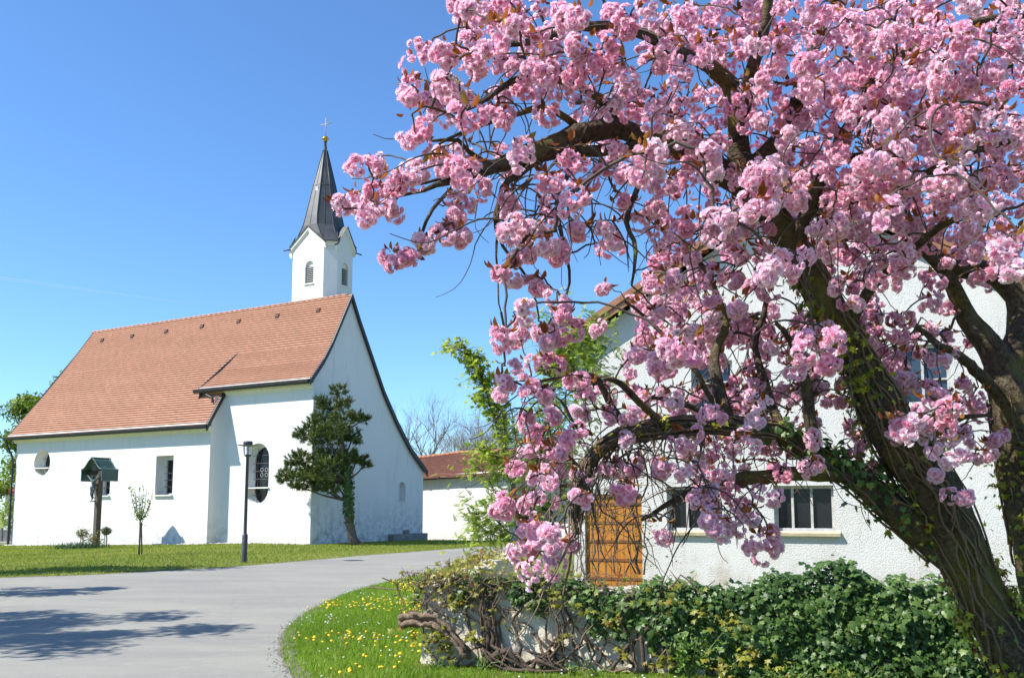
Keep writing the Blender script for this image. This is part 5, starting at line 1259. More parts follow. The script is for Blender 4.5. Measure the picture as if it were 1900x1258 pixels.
# ================================================================== THE CHERRY
def barkmat():
    m = Mat('mossy_cherry_bark'); n1 = m.noise(5, 6, .7); n2 = m.noise(2.2, 5, .6); n3 = m.noise(30, 4, .7)
    c = m.ramp(n3, [(.3, (.035, .026, .018)), (.6, (.115, .088, .060)), (.8, (.22, .18, .13))])
    c = m.mix(m.ramp(n2, [(.50, 0), (.66, .75)]), c, (.19, .165, .03))
    c = m.mix(m.ramp(n1, [(.58, 0), (.70, .6)]), c, (.17, .155, .11))
    m.color(c).rough(.95, .15).bump(m.math('ADD', n3, m.math('MULTIPLY', n1, 1.5)), 1.0, .03); return m.m
M_cherry = barkmat()
base = at(2035, 1430, 6.3); base[2] = 0.0
cherry = tag(empty('cherry_tree', tuple(base)), 'old leaning cherry tree in full double pink blossom at the right', 'cherry tree')
bv = np.array(base)
LIMBS = {
 'trunk': [(2035, 1440, 6.3, 120), (1950, 1310, 6.25, 66), (1862, 1180, 6.2, 46), (1802, 1065, 6.1, 41), (1744, 930, 6.0, 46), (1660, 805, 5.9, 43), (1603, 685, 5.8, 34), (1555, 600, 5.75, 31), (1505, 510, 5.7, 29), (1462, 440, 5.65, 27), (1415, 370, 5.6, 26), (1375, 310, 5.55, 24), (1370, 250, 5.5, 18)],
 'stem': [(2035, 1440, 6.3, 80), (1995, 1250, 6.5, 60), (1940, 1080, 6.6, 44), (1912, 950, 6.6, 40), (1890, 820, 6.6, 40), (1870, 715, 6.6, 36), (1842, 650, 6.6, 24), (1795, 592, 6.6, 18), (1772, 540, 6.5, 15), (1748, 500, 6.4, 12), (1690, 440, 6.2, 9), (1640, 380, 6, 7)],
 'b1': [(1868, 705, 6.6, 26), (1895, 640, 6.7, 24), (1900, 565, 6.8, 22), (1852, 512, 6.8, 20), (1790, 500, 6.7, 16), (1735, 470, 6.5, 9), (1690, 420, 6.3, 6)],
 'b2': [(1898, 580, 6.8, 20), (1930, 430, 6.7, 18), (1960, 300, 6.5, 14), (1940, 150, 6.2, 10), (1900, 40, 5.9, 6)],
 'low': [(1790, 1050, 6.1, 30), (1735, 1000, 6.1, 31), (1668, 947, 6.0, 29), (1610, 899, 5.95, 25), (1566, 870, 5.9, 22), (1522, 847, 5.85, 20), (1477, 825, 5.8, 18), (1424, 800, 5.75, 16), (1366, 788, 5.7, 15), (1290, 788, 5.6, 14), (1220, 797, 5.5, 16), (1150, 815, 5.4, 14), (1112, 845, 5.3, 12), (1090, 890, 5.25, 9), (1075, 940, 5.2, 6), (1070, 990, 5.15, 3)],
 'low2': [(1580, 885, 5.9, 13), (1500, 880, 5.8, 14), (1440, 880, 5.75, 13), (1385, 885, 5.7, 13), (1340, 897, 5.65, 12), (1298, 905, 5.6, 9), (1250, 930, 5.55, 6), (1190, 965, 5.5, 3)],
 'l3': [(1290, 788, 5.6, 9), (1220, 790, 5.55, 9), (1167, 792, 5.5, 9), (1145, 770, 5.45, 8), (1129, 745, 5.4, 7), (1112, 712, 5.35, 5), (1090, 695, 5.3, 4), (1040, 702, 5.2, 3.5), (985, 712, 5.1, 2.5)],
 'l4': [(1236, 790, 5.5, 8), (1191, 748, 5.45, 7), (1155, 715, 5.4, 6), (1125, 703, 5.35, 4), (1080, 720, 5.3, 3)],
 'l5': [(1375, 788, 5.65, 7), (1310, 765, 5.6, 6), (1260, 745, 5.55, 5), (1210, 738, 5.5, 3)],
 'v1': [(1352, 788, 5.7, 12), (1346, 753, 5.7, 12), (1331, 703, 5.75, 11), (1327, 672, 5.8, 9), (1346, 607, 5.9, 8), (1331, 560, 5.9, 7), (1308, 500, 5.8, 5), (1260, 450, 5.7, 3)],
 'v2': [(1470, 822, 5.8, 10), (1440, 760, 5.9, 9), (1418, 690, 6, 8), (1405, 630, 6.1, 6), (1420, 560, 6.1, 5), (1400, 500, 6, 3)],
 'v3': [(1520, 847, 5.85, 12), (1502, 780, 5.8, 11), (1494, 720, 5.8, 10), (1480, 660, 5.8, 6), (1440, 600, 5.7, 4)],
 'v4': [(1350, 786, 5.7, 6), (1300, 700, 5.6, 5), (1250, 640, 5.6, 4.5), (1200, 590, 5.5, 3.5), (1160, 560, 5.4, 2.5)],
 'big': [(1415, 362, 5.6, 27), (1350, 322, 5.5, 26), (1290, 287, 5.4, 22), (1230, 257, 5.3, 20), (1160, 240, 5.2, 19), (1090, 243, 5.1, 20), (1040, 257, 5.0, 20), (990, 277, 4.9, 18), (940, 302, 4.8, 15), (895, 320, 4.7, 11), (840, 335, 4.65, 7), (790, 350, 4.6, 4), (740, 370, 4.55, 3), (690, 380, 4.5, 2.5), (640, 388, 4.45, 2)],
 'big2': [(1240, 262, 5.3, 14), (1180, 277, 5.2, 13), (1110, 287, 5.05, 12), (1060, 292, 5, 11), (1005, 305, 4.95, 9), (965, 335, 4.9, 7), (936, 362, 4.85, 5), (926, 405, 4.8, 3.5), (924, 477, 4.75, 2.3), (926, 540, 4.7, 1.7), (930, 580, 4.7, 1.1)],
 'd1': [(1072, 292, 5, 7), (1045, 340, 5, 5), (1029, 391, 4.95, 5), (1050, 477, 4.9, 3), (1058, 525, 4.9, 2.5), (1040, 580, 4.9, 1.6)],
 'd2': [(1185, 277, 5.2, 7), (1192, 330, 5.1, 6), (1168, 410, 5.1, 5), (1182, 470, 5, 4), (1172, 530, 5, 2)],
 'd3': [(936, 362, 4.85, 3.5), (915, 400, 4.8, 3), (935, 460, 4.75, 3), (985, 520, 4.8, 2.5), (1000, 590, 4.8, 1.6)],
 'd4': [(850, 335, 4.65, 4), (800, 385, 4.6, 3.5), (782, 430, 4.55, 3), (775, 470, 4.5, 2.5), (755, 487, 4.5, 1.6)],
 'd5': [(880, 322, 4.7, 4), (810, 335, 4.65, 3), (760, 342, 4.6, 2.5), (705, 345, 4.55, 1.8)],
 'd6': [(1003, 303, 4.95, 6), (900, 300, 4.8, 5), (850, 262, 4.7, 4), (800, 262, 4.6, 2.5)],
 'u1': [(1375, 312, 5.55, 22), (1408, 300, 5.5, 18), (1440, 265, 5.4, 16), (1465, 215, 5.3, 15), (1497, 110, 5.1, 12), (1530, 50, 5, 9), (1560, -60, 4.8, 6)],
 'u2': [(1370, 255, 5.5, 20), (1360, 175, 5.4, 17), (1310, 125, 5.2, 15), (1250, 95, 5.1, 12), (1190, 62, 5, 11), (1120, 55, 4.9, 10), (1060, 65, 4.8, 9), (1000, 85, 4.7, 7), (940, 92, 4.65, 6), (900, 100, 4.6, 5), (865, 50, 4.5, 3)],
 'u3': [(1370, 255, 5.5, 16), (1390, 150, 5.3, 13), (1420, 60, 5.1, 11), (1430, -80, 5, 8)],
 'u4': [(1480, 470, 5.65, 18), (1500, 400, 5.5, 14), (1540, 300, 5.2, 12), (1600, 200, 5, 11), (1660, 120, 4.8, 10), (1740, 80, 4.7, 8), (1820, 40, 4.6, 7), (1910, 30, 4.5, 5)],
 'u5': [(1545, 292, 5.2, 10), (1640, 270, 5, 8), (1700, 200, 4.8, 7), (1800, 160, 4.6, 6), (1880, 120, 4.5, 4)],
 'u6': [(1502, 395, 5.5, 10), (1600, 370, 5.2, 9), (1700, 330, 4.9, 8), (1800, 280, 4.6, 7), (1890, 260, 4.4, 5)],
 'u7': [(1560, 620, 5.75, 12), (1610, 540, 5.6, 10), (1680, 470, 5.3, 8), (1760, 410, 5.0, 7), (1850, 400, 4.8, 5)],
 'ul': [(1160, 240, 5.2, 10), (1100, 182, 5, 8), (1020, 150, 4.8, 7), (960, 152, 4.7, 6), (900, 190, 4.6, 5), (850, 212, 4.5, 4), (800, 200, 4.45, 2.5)],
 'ul2': [(1090, 243, 5.1, 8), (1020, 202, 4.9, 7), (960, 215, 4.8, 5), (880, 240, 4.7, 4), (815, 268, 4.6, 2.5)],
 'r1': [(1690, 850, 5.9, 9), (1740, 800, 5.8, 7), (1790, 775, 5.7, 5), (1840, 770, 5.6, 3)],
 'r2': [(1850, 730, 6.6, 12), (1790, 670, 6.3, 9), (1740, 640, 6.1, 7), (1690, 600, 5.9, 4)],
}
def crom(pts, step):
    P = np.array(pts, float); out = []
    for i in range(len(P) - 1):
        p0 = P[max(i - 1, 0)]; p1 = P[i]; p2 = P[i + 1]; p3 = P[min(i + 2, len(P) - 1)]
        k = max(2, int(np.linalg.norm(p2[:3] - p1[:3]) / step))
        for q in range(k):
            t = q / k; out.append(.5 * (2 * p1 + (p2 - p0) * t + (2 * p0 - 5 * p1 + 4 * p2 - p3) * t * t + (3 * p1 - p0 - 3 * p2 + p3) * t ** 3))
    out.append(P[-1]); return np.array(out)
class Tubes:                      # many tapering tubes gathered into one bark surface
    def __init__(s): s.V = []; s.F = []; s.n = 0
    def add(s, P, r, n, gnarl=0.0):
        P = np.asarray(P, float); k = len(P); r = np.broadcast_to(r, (k,))
        T = np.gradient(P, axis=0); T = unit(T); up = np.array([.3, -.2, .93]); A = np.zeros_like(P); Bn = np.zeros_like(P)
        u = np.cross(T[0], up); u = u / (np.linalg.norm(u) + 1e-9)
        for i in range(k):
            u = u - T[i] * (u @ T[i]); u /= (np.linalg.norm(u) + 1e-9); A[i] = u; Bn[i] = np.cross(T[i], u)
        th = np.linspace(0, 2 * np.pi, n, endpoint=False); rr = np.repeat(r[:, None], n, 1)
        if gnarl:
            i_ = np.arange(k)[:, None]; ph = rng.uniform(0, 6, 5)
            rr = rr * (1 + gnarl * (np.sin(3 * th + i_ * .09 + ph[0]) * .5 + np.sin(5 * th - i_ * .13 + ph[1]) * .35 + np.sin(8 * th + i_ * .3 + ph[2]) * .25 + np.sin(i_ * .45 + 2 * th + ph[3]) * .5 + rng.normal(0, .25, (k, n))))
        V = P[:, None] + A[:, None] * (rr * np.cos(th))[..., None] + Bn[:, None] * (rr * np.sin(th))[..., None]
        s.V.append(V.reshape(-1, 3)); b = s.n + np.arange(k - 1)[:, None] * n + np.arange(n)[None]
        b2 = s.n + np.arange(k - 1)[:, None] * n + (np.arange(n)[None] + 1) % n
        s.F.append(np.stack([b, b2, b2 + n, b + n], 2).reshape(-1, 4)); s.n += k * n
    def build(s, name, mat, parent): return arr_mesh(name, np.concatenate(s.V), np.concatenate(s.F), None, mat, parent, True)
NP_, ND, NR = [], [], []          # network nodes: position, pixel, radius
limb3 = {}; LT = {}
for nm, L in LIMBS.items():
    raw = [np.r_[at(x, y, d) - bv, h * d / 1700, x, y, d] for x, y, d, h in L]
    C_ = crom(raw, .07)
    if nm not in ('trunk', 'stem') :
        k = len(C_); wob = np.cumsum(rng.normal(0, .006, (k, 3)), 0); wob -= np.linspace(0, 1, k)[:, None] * wob[-1]; C_[:, :3] += wob
    limb3[nm] = C_
    for c in C_:
        NP_.append(c[:3]); NR.append(c[3]); ND.append((c[4], c[5], c[6]))
trk = Tubes(); trk.add(limb3['trunk'][:, :3], limb3['trunk'][:, 3], 26, .085); trk.build('trunk', M_cherry, cherry)
trk = Tubes(); trk.add(limb3['stem'][:, :3], limb3['stem'][:, 3], 20, .09); trk.build('trunk', M_cherry, cherry)
for nm, C_ in limb3.items():
    if nm in ('trunk', 'stem'): continue
    t_ = Tubes(); t_.add(C_[:, :3], np.maximum(C_[:, 3], .0035), 12 if C_[0, 3] > .03 else 8, .09); t_.build('branch', M_cherry, cherry)
# how many blossom balls hang in each 50 px square of the picture (x from 600, y from 0)
GRID = '''
0 0 0 0 0 2 2 2 1.3 1 1 1 2 2 2 2 2 2 2 2 2 2 2 1 .5 2
0 0 0 0 .6 2 2 2 2 2 1 1 2 2 2 2 2 1.5 2 2 2 2 2 1 1 2
0 0 .1 1.6 2 2 1 2 2 2 2 1 2 2 1.5 1 1.5 2 1 2 2 2 2 2 1 1.5
0 0 0 2 1.6 1 1 1.5 1.5 1.5 2 1 1 1 1.5 2 2 1.5 2 2 2 2 2 2 2 1.5
0 0 0 1.5 1 1 1 .7 .7 1 1.5 1 1.5 1.5 1 1 1 2 2 2 2 2 2 2 2 2
0 0 0 .8 1 1 1 .5 .5 1.5 1.5 1 2 2 1.5 .5 1 2 2 2 2 2 2 1.5 2 2
0 .6 1 .9 1 .6 .8 .4 .7 .7 .7 1.5 2 2 1 1.5 2 2 2 2 2 2 2 2 2 2
0 1 1 0 .5 .7 .4 1 1 1 .7 1 1.5 1 2 2 1 1.5 2 2 2 2 2 2 2 2
0 0 .6 0 1.4 .8 0 1.5 1.2 .3 .8 .7 1 1.2 2 1.5 1 1 1.5 1.5 2 2 1.5 2 2 2
0 0 0 .9 0 0 0 1.2 1 .2 .4 .5 1.5 2 1 1.5 2 2 2 2 1.5 2 1 .5 .5 2
0 0 0 0 0 0 .6 .9 .5 .5 .8 .8 2 2 2 1.5 1 .5 1.5 1.5 2 1.5 .7 .3 .5 .5
0 0 0 0 0 0 .2 .8 1.2 .5 .8 1.5 2 2 2 2 1.5 .5 .5 2 1.5 1 .5 .3 .3 .3
0 0 0 0 0 0 .8 1.5 1.2 1.2 .7 1.2 2 2 2 2 1.5 1.2 2 .5 .8 1.2 .4 .3 0 .3
0 0 0 0 0 0 1.2 1 1 .3 1 1.3 2 1.2 1.5 1.5 1.2 1 .8 .2 .5 .5 .5 .2 0 0
0 0 0 0 0 0 1.2 1 1 1.3 1.2 .7 .3 1.2 1.5 1.2 1 1 .3 .2 .3 .3 .3 .5 .3 0
0 0 0 0 0 0 0 1.2 1.2 1.2 1 .7 .7 .5 .5 .3 .3 .3 0 0 .8 1.5 1 1.2 .6 0
0 0 0 0 0 0 0 1.5 1.5 1 .4 .3 .5 .8 .8 .6 .5 .3 .2 0 0 0 .8 1 1 0
0 0 0 0 0 0 .3 1.2 1.5 .8 .3 .3 .3 .7 .8 .4 .4 .2 .2 0 0 0 .8 .5 0 0
0 0 0 0 0 0 .7 .6 1.2 .6 .2 .4 .2 .4 1.5 .8 .8 .6 0 0 0 0 0 .7 0 0
0 0 0 0 0 0 .4 .9 .5 .7 0 0 .5 .2 .5 .5 .3 0 0 0 0 0 0 0 0 0
0 0 0 0 0 0 0 .9 .8 0 0 0 0 0 0 0 .7 0 0 0 0 0 0 0 0 0'''
GRID = [[float(x) for x in r.split()] for r in GRID.strip().splitlines()]
ndpx = np.array(ND)
CL = []                            # (px, py, depth, radius)
def limb_depth(px, py):
    d2 = (ndpx[:, 0] - px) ** 2 + (ndpx[:, 1] - py) ** 2; i = np.argsort(d2)[:12]; w = 1 / (d2[i] + 400); return (ndpx[i, 2] * w).sum() / w.sum()
for j, row in enumerate(GRID):
    for i, v in enumerate(row):
        mid_ = 8 <= j <= 14 and (12 if j < 13 else 9) <= i <= 19; v_ = v; low_ = j >= 9 and i < 12; v = v * (1.5 if mid_ else 1.05 if low_ else 1.5 if (15 <= j <= 17 and 19 < i < 25) else 1.0)
        k = int(v * 1.15) + (rng.uniform() < (v * 1.15) % 1)
        a0 = rng.uniform(0, 6.28)
        for q in range(k):
            r_ = 15 if k > 1 else rng.uniform(0, 14)
            px = 625 + 50 * i + r_ * math.cos(a0 + q * 6.28 / max(k, 1)) + rng.normal(0, 7); py = 25 + 50 * j + r_ * math.sin(a0 + q * 6.28 / max(k, 1)) + rng.normal(0, 7)
            d = limb_depth(px, py) + rng.normal(-.15, .38)
            if 1080 < px < 1650 and 440 < py < 760 and rng.uniform() < .55: d = rng.uniform(6.0, 7.4)
            CL.append((px, py, max(3.5, d), .78 if mid_ else .76 if low_ else .90 if i < 9 else 1))
        v = v_
        if v >= 1.5:               # deeper layers behind the dense parts
            for q in range(rng.integers(0, 3)): CL.append((625 + 50 * i + rng.uniform(-25, 25), 25 + 50 * j + rng.uniform(-25, 25), limb_depth(625 + 50 * i, 25 + 50 * j) + rng.uniform(.7, 1.9), 1))
# the eaves and the upper left window stay open to view
CL = [c for c in CL if not ((1030 < c[0] < 1185 and abs(c[1] - (648 - .67 * (c[0] - 1040))) < 42 and rng.uniform() < .8) or (1270 < c[0] < 1365 and 665 < c[1] < 785 and rng.uniform() < .5) or (1060 < c[0] < 1150 and 560 < c[1] < 690 and rng.uniform() < .5))]
# single balls that shape the outline
CL = [c for c in CL if not (c[0] < 880 and 330 < c[1] < 500)]
for x, y in ((627, 386), (660, 384), (672, 372), (700, 345), (725, 340), (742, 345), (770, 325), (690, 392), (715, 400), (735, 388), (730, 480), (748, 488), (770, 486), (795, 455), (815, 445), (840, 430), (850, 446), (838, 395), (850, 380), (880, 345), (862, 318)): CL.append((x, y, 4.5 + rng.normal(0, .06), .82))
for x, y in ((985, 1066), (1023, 1050), (1052, 998), (968, 1020), (980, 1005), (990, 985), (945, 938), (932, 950), (1165, 912), (1222, 986), (1308, 915), (1300, 935), (1330, 978), (1372, 970), (1395, 955), (1410, 1008), (1425, 1000)): CL.append((x, y, 5.1 + rng.normal(0, .1), .95))
for x, y, d in ((1245, 655, 3.9), (1285, 640, 3.85), (1500, 650, 3.9), (1545, 645, 3.85), (1520, 660, 4.0), (1660, 795, 4.6), (1685, 792, 4.6), (1640, 400, 3.7), (1870, 470, 3.6), (1885, 455, 3.6), (1400, 350, 3.8), (1430, 340, 3.8), (1400, 390, 3.8), (1330, 425, 3.9), (1465, 490, 3.9), (1430, 500, 3.9), (1300, 300, 3.9), (1190, 305, 3.95), (1220, 300, 3.95), (985, 445, 4.3), (1010, 455, 4.3), (1035, 458, 4.3)): CL.append((x, y, d, 1.05))
for q in range(16): CL.append((rng.uniform(1770, 1900), rng.uniform(455, 525), rng.uniform(6.3, 7.2), .85))
for q in range(125): CL.append((rng.uniform(1170, 1690), rng.uniform(585, 870), rng.uniform(5.7, 7.2), .60))
for q in range(26): CL.append((rng.uniform(1610, 1880), rng.uniform(560, 900), rng.uniform(5.8, 7.0), .62))
# the crown goes on above and to the right of the picture
for q in range(150):
    x, y = (rng.uniform(900, 2300), rng.uniform(-420, -15)) if q < 90 else (rng.uniform(1925, 2350), rng.uniform(-100, 620)); CL.append((x, y, rng.uniform(4.4, 7.4), 1))
CP = np.array([at(c[0], c[1], c[2]) - bv for c in CL]); CRAD = np.array([.077 * c[3] for c in CL]) * rng.uniform(.82, 1.18, len(CL))
# ---- twigs: join every ball to the nearest wood, nearest balls first
NPa = np.array(NP_); NRa = np.array(NR)
d0 = np.array([np.min(np.linalg.norm(NPa - p, axis=1)) for p in CP]); order = np.argsort(d0)
maxn = 30000; P_ = np.zeros((maxn, 3)); P_[:len(NPa)] = NPa; par = -np.ones(maxn, int); cost = np.zeros(maxn); load = np.zeros(maxn); cnt = len(NPa); nl0 = cnt
cost[:cnt] = np.clip(.03 - NRa, 0, .03) * 2
paths = []
for ci in order:
    tip = CP[ci] + np.array([0, 0, CRAD[ci] * .75]); dv = P_[:cnt] - tip; dist = np.linalg.norm(dv, axis=1)
    m = dist + .22 * cost[:cnt] + np.where(dv[:, 2] < -.5, .15, 0); a_ = int(np.argmin(m)); p0 = P_[a_]; L_ = dist[a_]
    ctrl = (p0 + tip) / 2 + np.array([0, 0, .16 * L_]) + rng.normal(0, .10 * L_, 3); k = max(4, int(L_ / .05)); ts = np.linspace(0, 1, k + 1)[1:]
    ids = [a_]; zig = rng.normal(0, .006, (k, 3))
    for t, z_ in zip(ts, zig):
        P_[cnt] = (1 - t) ** 2 * p0 + 2 * t * (1 - t) * ctrl + t * t * tip + z_; par[cnt] = ids[-1]; cost[cnt] = cost[ids[-1]] + L_ / k; ids.append(cnt); cnt += 1
    i = ids[-1]
    while i >= nl0: load[i] += 1; i = par[i]
    paths.append(ids)
tw_ = Tubes()
for ids in paths:
    r = np.array([min(.015, .0026 + .0019 * math.sqrt(max(load[i], 1))) if i >= nl0 else 0 for i in ids]); r[0] = r[1]; r[-1] *= .8
    tw_.add(P_[ids], r, 5)
# thin bare pendulous twigs, curling up at the tip
zones = [(900, 1150, 280, 420, 46), (1000, 1350, 780, 900, 90), (1300, 1600, 780, 900, 40), (1150, 1350, 280, 460, 30), (1300, 1700, 450, 780, 95), (860, 960, 150, 360, 22), (1650, 1880, 550, 850, 45), (900, 1300, 40, 250, 50), (1300, 1880, 60, 460, 80), (950, 1150, 690, 900, 40), (1080, 1330, 890, 960, 26)]
pxn = None
allp = P_[:cnt] + bv
# pixel of every node
rel = allp - EYEP; cp_, sp__ = math.cos(PITCH), math.sin(PITCH)
zf = rel[:, 1] * cp_ + rel[:, 2] * sp__; yv = -rel[:, 1] * sp__ + rel[:, 2] * cp_
px_ = CXP + F * rel[:, 0] / zf; py_ = CYP - F * yv / zf
for (x0, x1, y0, y1, k) in zones:
    sel = np.where((px_ > x0) & (px_ < x1) & (py_ > y0) & (py_ < y1))[0]
    if len(sel) == 0: continue
    for q in range(k):
        p = P_[rng.choice(sel)].copy(); L_ = rng.uniform(.22, .75); n_ = 11; d = unit(np.array([rng.normal(-.1, .55), rng.normal(0, .4), rng.normal(.1, .4)])); pts = [p]
        for t in range(n_):
            g_ = -.22 if t < 7 else .16
            d = unit(d + np.array([rng.normal(0, .16), rng.normal(0, .16), g_ + rng.normal(0, .08)])); p = p + d * L_ / n_; pts.append(p)
        tw_.add(np.array(pts), np.linspace(.0055, .0018, len(pts)), 4)
M_ctwig = plain('cherry_twig_bark', (.075, .055, .043), .8, .4, 14, .4, .004)
tw_.build('twigs', M_ctwig, cherry)
# ---- blossom balls
def petal():
    v = [(-.10, 0, 0), (.10, 0, 0), (-.36, .5, .05), (.36, .5, .05), (0, .5, -.05), (-.26, .92, .16), (.26, .92, .16), (0, .84, .04)]
    return np.array(v), [(0, 1, 4, 2), (1, 3, 4, 4), (2, 4, 7, 5), (4, 3, 6, 7)]
pv, pq = petal()
def flower(r):
    V, T, Fq = [], [], []
    for ring, (n_, tilt, ln, off) in enumerate(((6, 8, 1.0, 0), (6, 32, .86, .5), (5, 56, .66, .2), (3, 76, .45, .1))):
        for i in range(n_):
            a = 2 * math.pi * (i + off) / n_ + r.normal(0, .1); ti = R(tilt) + r.normal(0, .14); L_ = ln * r.uniform(.88, 1.08)
            p = pv.copy() * L_; y, z = p[:, 1] * math.cos(ti) - p[:, 2] * math.sin(ti), p[:, 1] * math.sin(ti) + p[:, 2] * math.cos(ti)
            x = p[:, 0]; b = sum(len(q) for q in V)
            V.append(np.c_[x * math.cos(a) - y * math.sin(a), x * math.sin(a) + y * math.cos(a), z + .03 * ring]); T.append(np.clip(pv[:, 1], 0, 1) * (1 - .12 * ring))
            Fq += [[k + b for k in f] for f in pq]
    return np.concatenate(V), np.concatenate(T), np.array(Fq)
BV, BT, BF = flower(np.random.default_rng(3))
BF3 = np.concatenate([BF[:, [0, 1, 2]], BF[:, [0, 2, 3]]]); BF3 = BF3[(BF3[:, 0] != BF3[:, 1]) & (BF3[:, 1] != BF3[:, 2]) & (BF3[:, 0] != BF3[:, 2])]
fp, fn, fs, fr_, lp_, ln_, ls_ = [], [], [], [], [], [], []
for ci, (p, Rr) in enumerate(zip(CP, CRAD)):
    off = CL[ci][0] < 580 or CL[ci][0] > 1930 or CL[ci][1] < -40
    n_ = 9 if off else int(rng.integers(30, 40)); tint = np.clip(rng.normal(.5, .2), 0, 1)
    el = rng.uniform(1.0, 1.55); ax = unit(np.array([rng.normal(), rng.normal(), rng.normal(0, .4)]))
    g_ = np.arange(n_) + .5; ph = np.arccos(1 - 1.82 * g_ / n_); th = math.pi * (1 + 5 ** .5) * g_ + rng.uniform(0, 6.28)
    d = np.c_[np.cos(th) * np.sin(ph), np.sin(th) * np.sin(ph), -np.cos(ph)]; d = unit(d + rng.normal(0, .16, d.shape))
    lob = unit(rng.normal(size=(3, 3))); bul = 1 + .28 * np.max(d @ lob.T, axis=1, keepdims=True) ** 3 - .16; rad = Rr * .86 * bul * rng.uniform(.66, 1.06, (n_, 1)); c = d * rad; c += ax * (c @ ax)[:, None] * (el - 1)
    if not off:                # each ball is really two to four smaller bunches grown together
        ns = int(rng.integers(2, 5)); sc_ = unit(rng.normal(size=(ns, 3)) * [1, 1, .7]) * Rr * rng.uniform(.45, .80, (ns, 1)); w_ = rng.integers(0, ns, n_)
        sr = Rr * rng.uniform(.50, .72, ns)[w_][:, None]; d = unit(rng.normal(size=(n_, 3)) + unit(sc_)[w_] * .75 + [0, 0, -.1]); c = sc_[w_] + d * sr * rng.uniform(.82, 1.05, (n_, 1))
    fp.append(p + c); fn.append(unit(d + rng.normal(0, .25, d.shape))); fs.append(rng.uniform(.021, .028, n_) * (1.7 if off else 1)); fr_.append(np.clip(tint + rng.normal(0, .14, n_), 0, 1))
    if not off:
        k = int(rng.integers(2, 9)); a = rng.uniform(0, 6.28, k); q = p + np.c_[np.cos(a), np.sin(a), np.zeros(k)] * Rr * rng.uniform(.1, .75, (k, 1)) + [0, 0, Rr * .70]
        lp_.append(q); ln_.append(np.c_[np.cos(a), np.sin(a), rng.normal(.35, .45, k)]); ls_.append(rng.uniform(.035, .07, k))
fp, fn, fs, fr_ = map(np.concatenate, (fp, fn, fs, fr_))
def petalmat():
    m = Mat('pink_double_blossom'); t = m.attr('t'); r = m.attr('rnd')
    base_ = m.ramp(r, [(0, (.94, .56, .70)), (.5, (.96, .72, .81)), (1, (.97, .86, .91))])
    c = m.mix(m.ramp(t, [(.05, .9), (.62, 0.0)]), base_, (.87, .30, .52))
    m.color(c).rough(.6, .2); m.translucent(c, .45); return m.m
scatter('blossom', BV, BF3, fp, frames(fn), fs, petalmat(), cherry, {'rnd': fr_}, {'t': BT}, True)
lp_, ln_, ls_ = map(np.concatenate, (lp_, ln_, ls_)); n = len(lp_)
zz = unit(np.cross(ln_, np.c_[-ln_[:, 1], ln_[:, 0], np.zeros(n)]) * -1 + rng.normal(0, .4, (n, 3)))
M_bron = leafmat('bronze_young_leaves', [(0, (.14, .035, .012)), (.5, (.30, .085, .02)), (.85, (.42, .15, .03)), (1, (.30, .22, .04))], .45, .4, .4)
scatter('young_leaves', *leaf_simple(.55, .14, .2), lp_, frames(zz, up=ln_), ls_, M_bron, cherry, {'rnd': rng.uniform(size=n)})

# ---- creeper on the two trunks and ivy at the fork
climb = tag(empty('climbing_creeper', tuple(base)), 'yellow green creeper with thin brown stems climbing the cherry trunks', 'creeper')
ct = Tubes(); cl_p, cl_n, cl_r = [], [], []
for nm, nst, lo, hi, nleaf in (('trunk', 30, .10, .92, 1500), ('stem', 16, .12, .62, 620), ('low', 9, .05, .8, 150)):
    C_ = limb3[nm]; k = len(C_); i0, i1 = int(lo * k), int(hi * k); T = unit(np.gradient(C_[:, :3], axis=0)); A = unit(np.cross(T, [.1, .9, .2])); Bn = np.cross(T, A)
    for q in range(nst):
        a = rng.uniform(0, 6.28); s0 = rng.integers(i0, max(i0 + 1, int(i1 * .7))); s1 = min(i1, s0 + rng.integers(10, 40)); idx = np.arange(s0, s1)
        if len(idx) < 4: continue
        an = a + np.cumsum(rng.normal(0, .12, len(idx))); rr = C_[idx, 3] * 1.06 + .008
        ct.add(C_[idx, :3] + A[idx] * (rr * np.cos(an))[:, None] + Bn[idx] * (rr * np.sin(an))[:, None], np.linspace(.010, .004, len(idx)), 5)
    ci_ = rng.integers(i0, i1, 26 if nm == 'trunk' else 12); ca2 = rng.uniform(0, 6.28, len(ci_)); w = rng.integers(0, len(ci_), nleaf)
    ii = np.clip(ci_[w] + rng.normal(0, 2.3, nleaf).astype(int), i0, k - 1); an = ca2[w] + rng.normal(0, .42, nleaf)
    nd = A[ii] * np.cos(an)[:, None] + Bn[ii] * np.sin(an)[:, None]
    cl_p.append(C_[ii, :3] + nd * (C_[ii, 3] * 1.08 + np.abs(rng.normal(0, .035, nleaf)))[:, None]); cl_n.append(nd + rng.normal(0, .5, (nleaf, 3)) + [0, 0, .35])
    cl_r.append(np.clip(rng.uniform(0, 1, len(ci_))[w] * .7 + rng.normal(.12, .15, nleaf), 0, 1))
ct.build('stem', M_vine, climb); cl_p, cl_n, cl_r = map(np.concatenate, (cl_p, cl_n, cl_r)); n = len(cl_p)
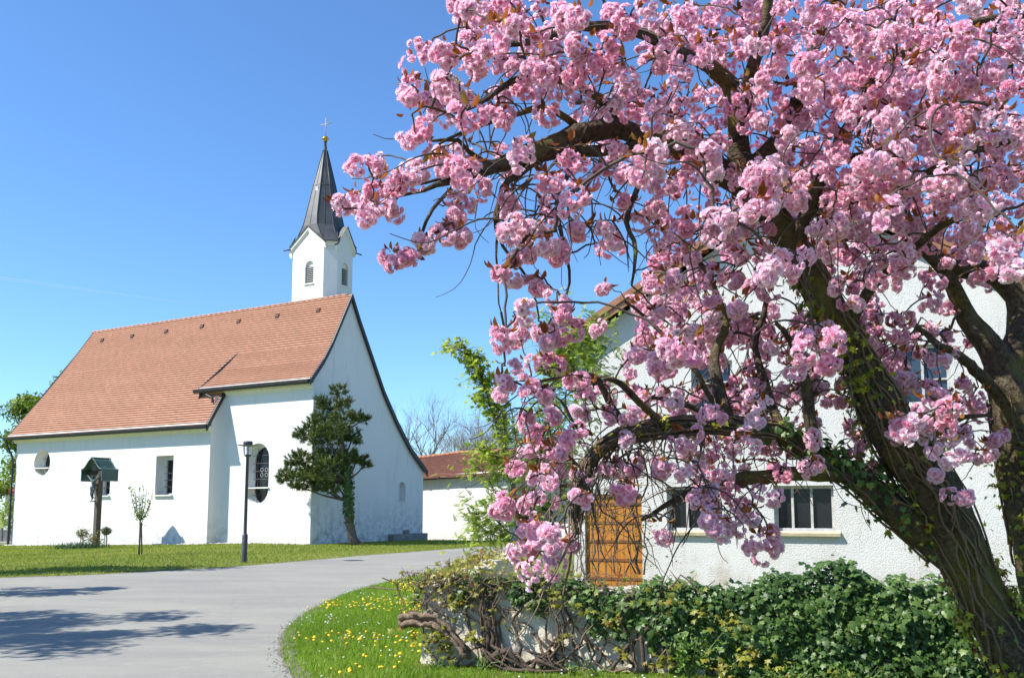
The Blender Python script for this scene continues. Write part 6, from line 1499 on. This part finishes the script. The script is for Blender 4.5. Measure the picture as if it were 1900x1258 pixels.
M_creep2 = leafmat('creeper_leaves_on_bark', [(0, (.10, .13, .012)), (.4, (.27, .29, .02)), (.8, (.48, .48, .035)), (.93, (.30, .13, .02)), (1, (.28, .07, .02))], .35)
scatter('foliage', *CREEP, cl_p, frames(cl_n, up=rng.normal(0, .5, (n, 3)) + [0, 0, -.8]), rng.uniform(.022, .056, n), M_creep2, climb, {'rnd': cl_r})
C_ = limb3['low']; k = len(C_); n = 520; ii = np.clip(rng.normal(.30, .10, n) * k, 2, k - 1).astype(int); nd = unit(rng.normal(size=(n, 3)) + [.1, -.5, .8])
iv2 = tag(empty('ivy', tuple(base)), 'small tuft of dark ivy growing on the low cherry limb', 'ivy')
scatter('foliage', *IVY, C_[ii, :3] + nd * (C_[ii, 3] + np.abs(rng.normal(0, .05, n)))[:, None], frames(nd + rng.normal(0, .4, (n, 3)), up=rng.normal(0, .4, (n, 3)) + [0, 0, -1]), rng.uniform(.03, .06, n), M_ivy, iv2, {'rnd': rng.uniform(0, .8, n)})
# dry strands hanging from the low limb down to the thicket
dr = Tubes(); sel = [i for i in range(k) if 1060 < C_[i, 4] < 1300]
for q in range(30):
    i = int(rng.choice(sel)); p = C_[i, :3] + rng.normal(0, .03, 3); L_ = rng.uniform(.3, 1.15); n_ = 12; d = np.array([rng.normal(-.15, .3), rng.normal(0, .25), -.5]); pts = [p]
    for t in range(n_): d = unit(d + rng.normal(0, .22, 3) + [0, 0, -.16]); p = p + d * L_ / n_; pts.append(p)
    dr.add(np.array(pts), np.linspace(.007, .002, len(pts)), 4)
for q in range(16):
    i0 = int(rng.integers(int(.35 * k), int(.8 * k))); idx = np.arange(i0, min(k, i0 + int(rng.integers(8, 24)))); an = rng.uniform(0, 6.28) + np.cumsum(rng.normal(0, .25, len(idx))); T = unit(np.gradient(C_[:, :3], axis=0)); A = unit(np.cross(T, [.1, .9, .2])); Bn = np.cross(T, A); rr = C_[idx, 3] * 1.1 + .012
    if len(idx) > 3: dr.add(C_[idx, :3] + A[idx] * (rr * np.cos(an))[:, None] + Bn[idx] * (rr * np.sin(an))[:, None], np.linspace(.007, .003, len(idx)), 4)
dr.build('dry_strand', M_vine, climb)
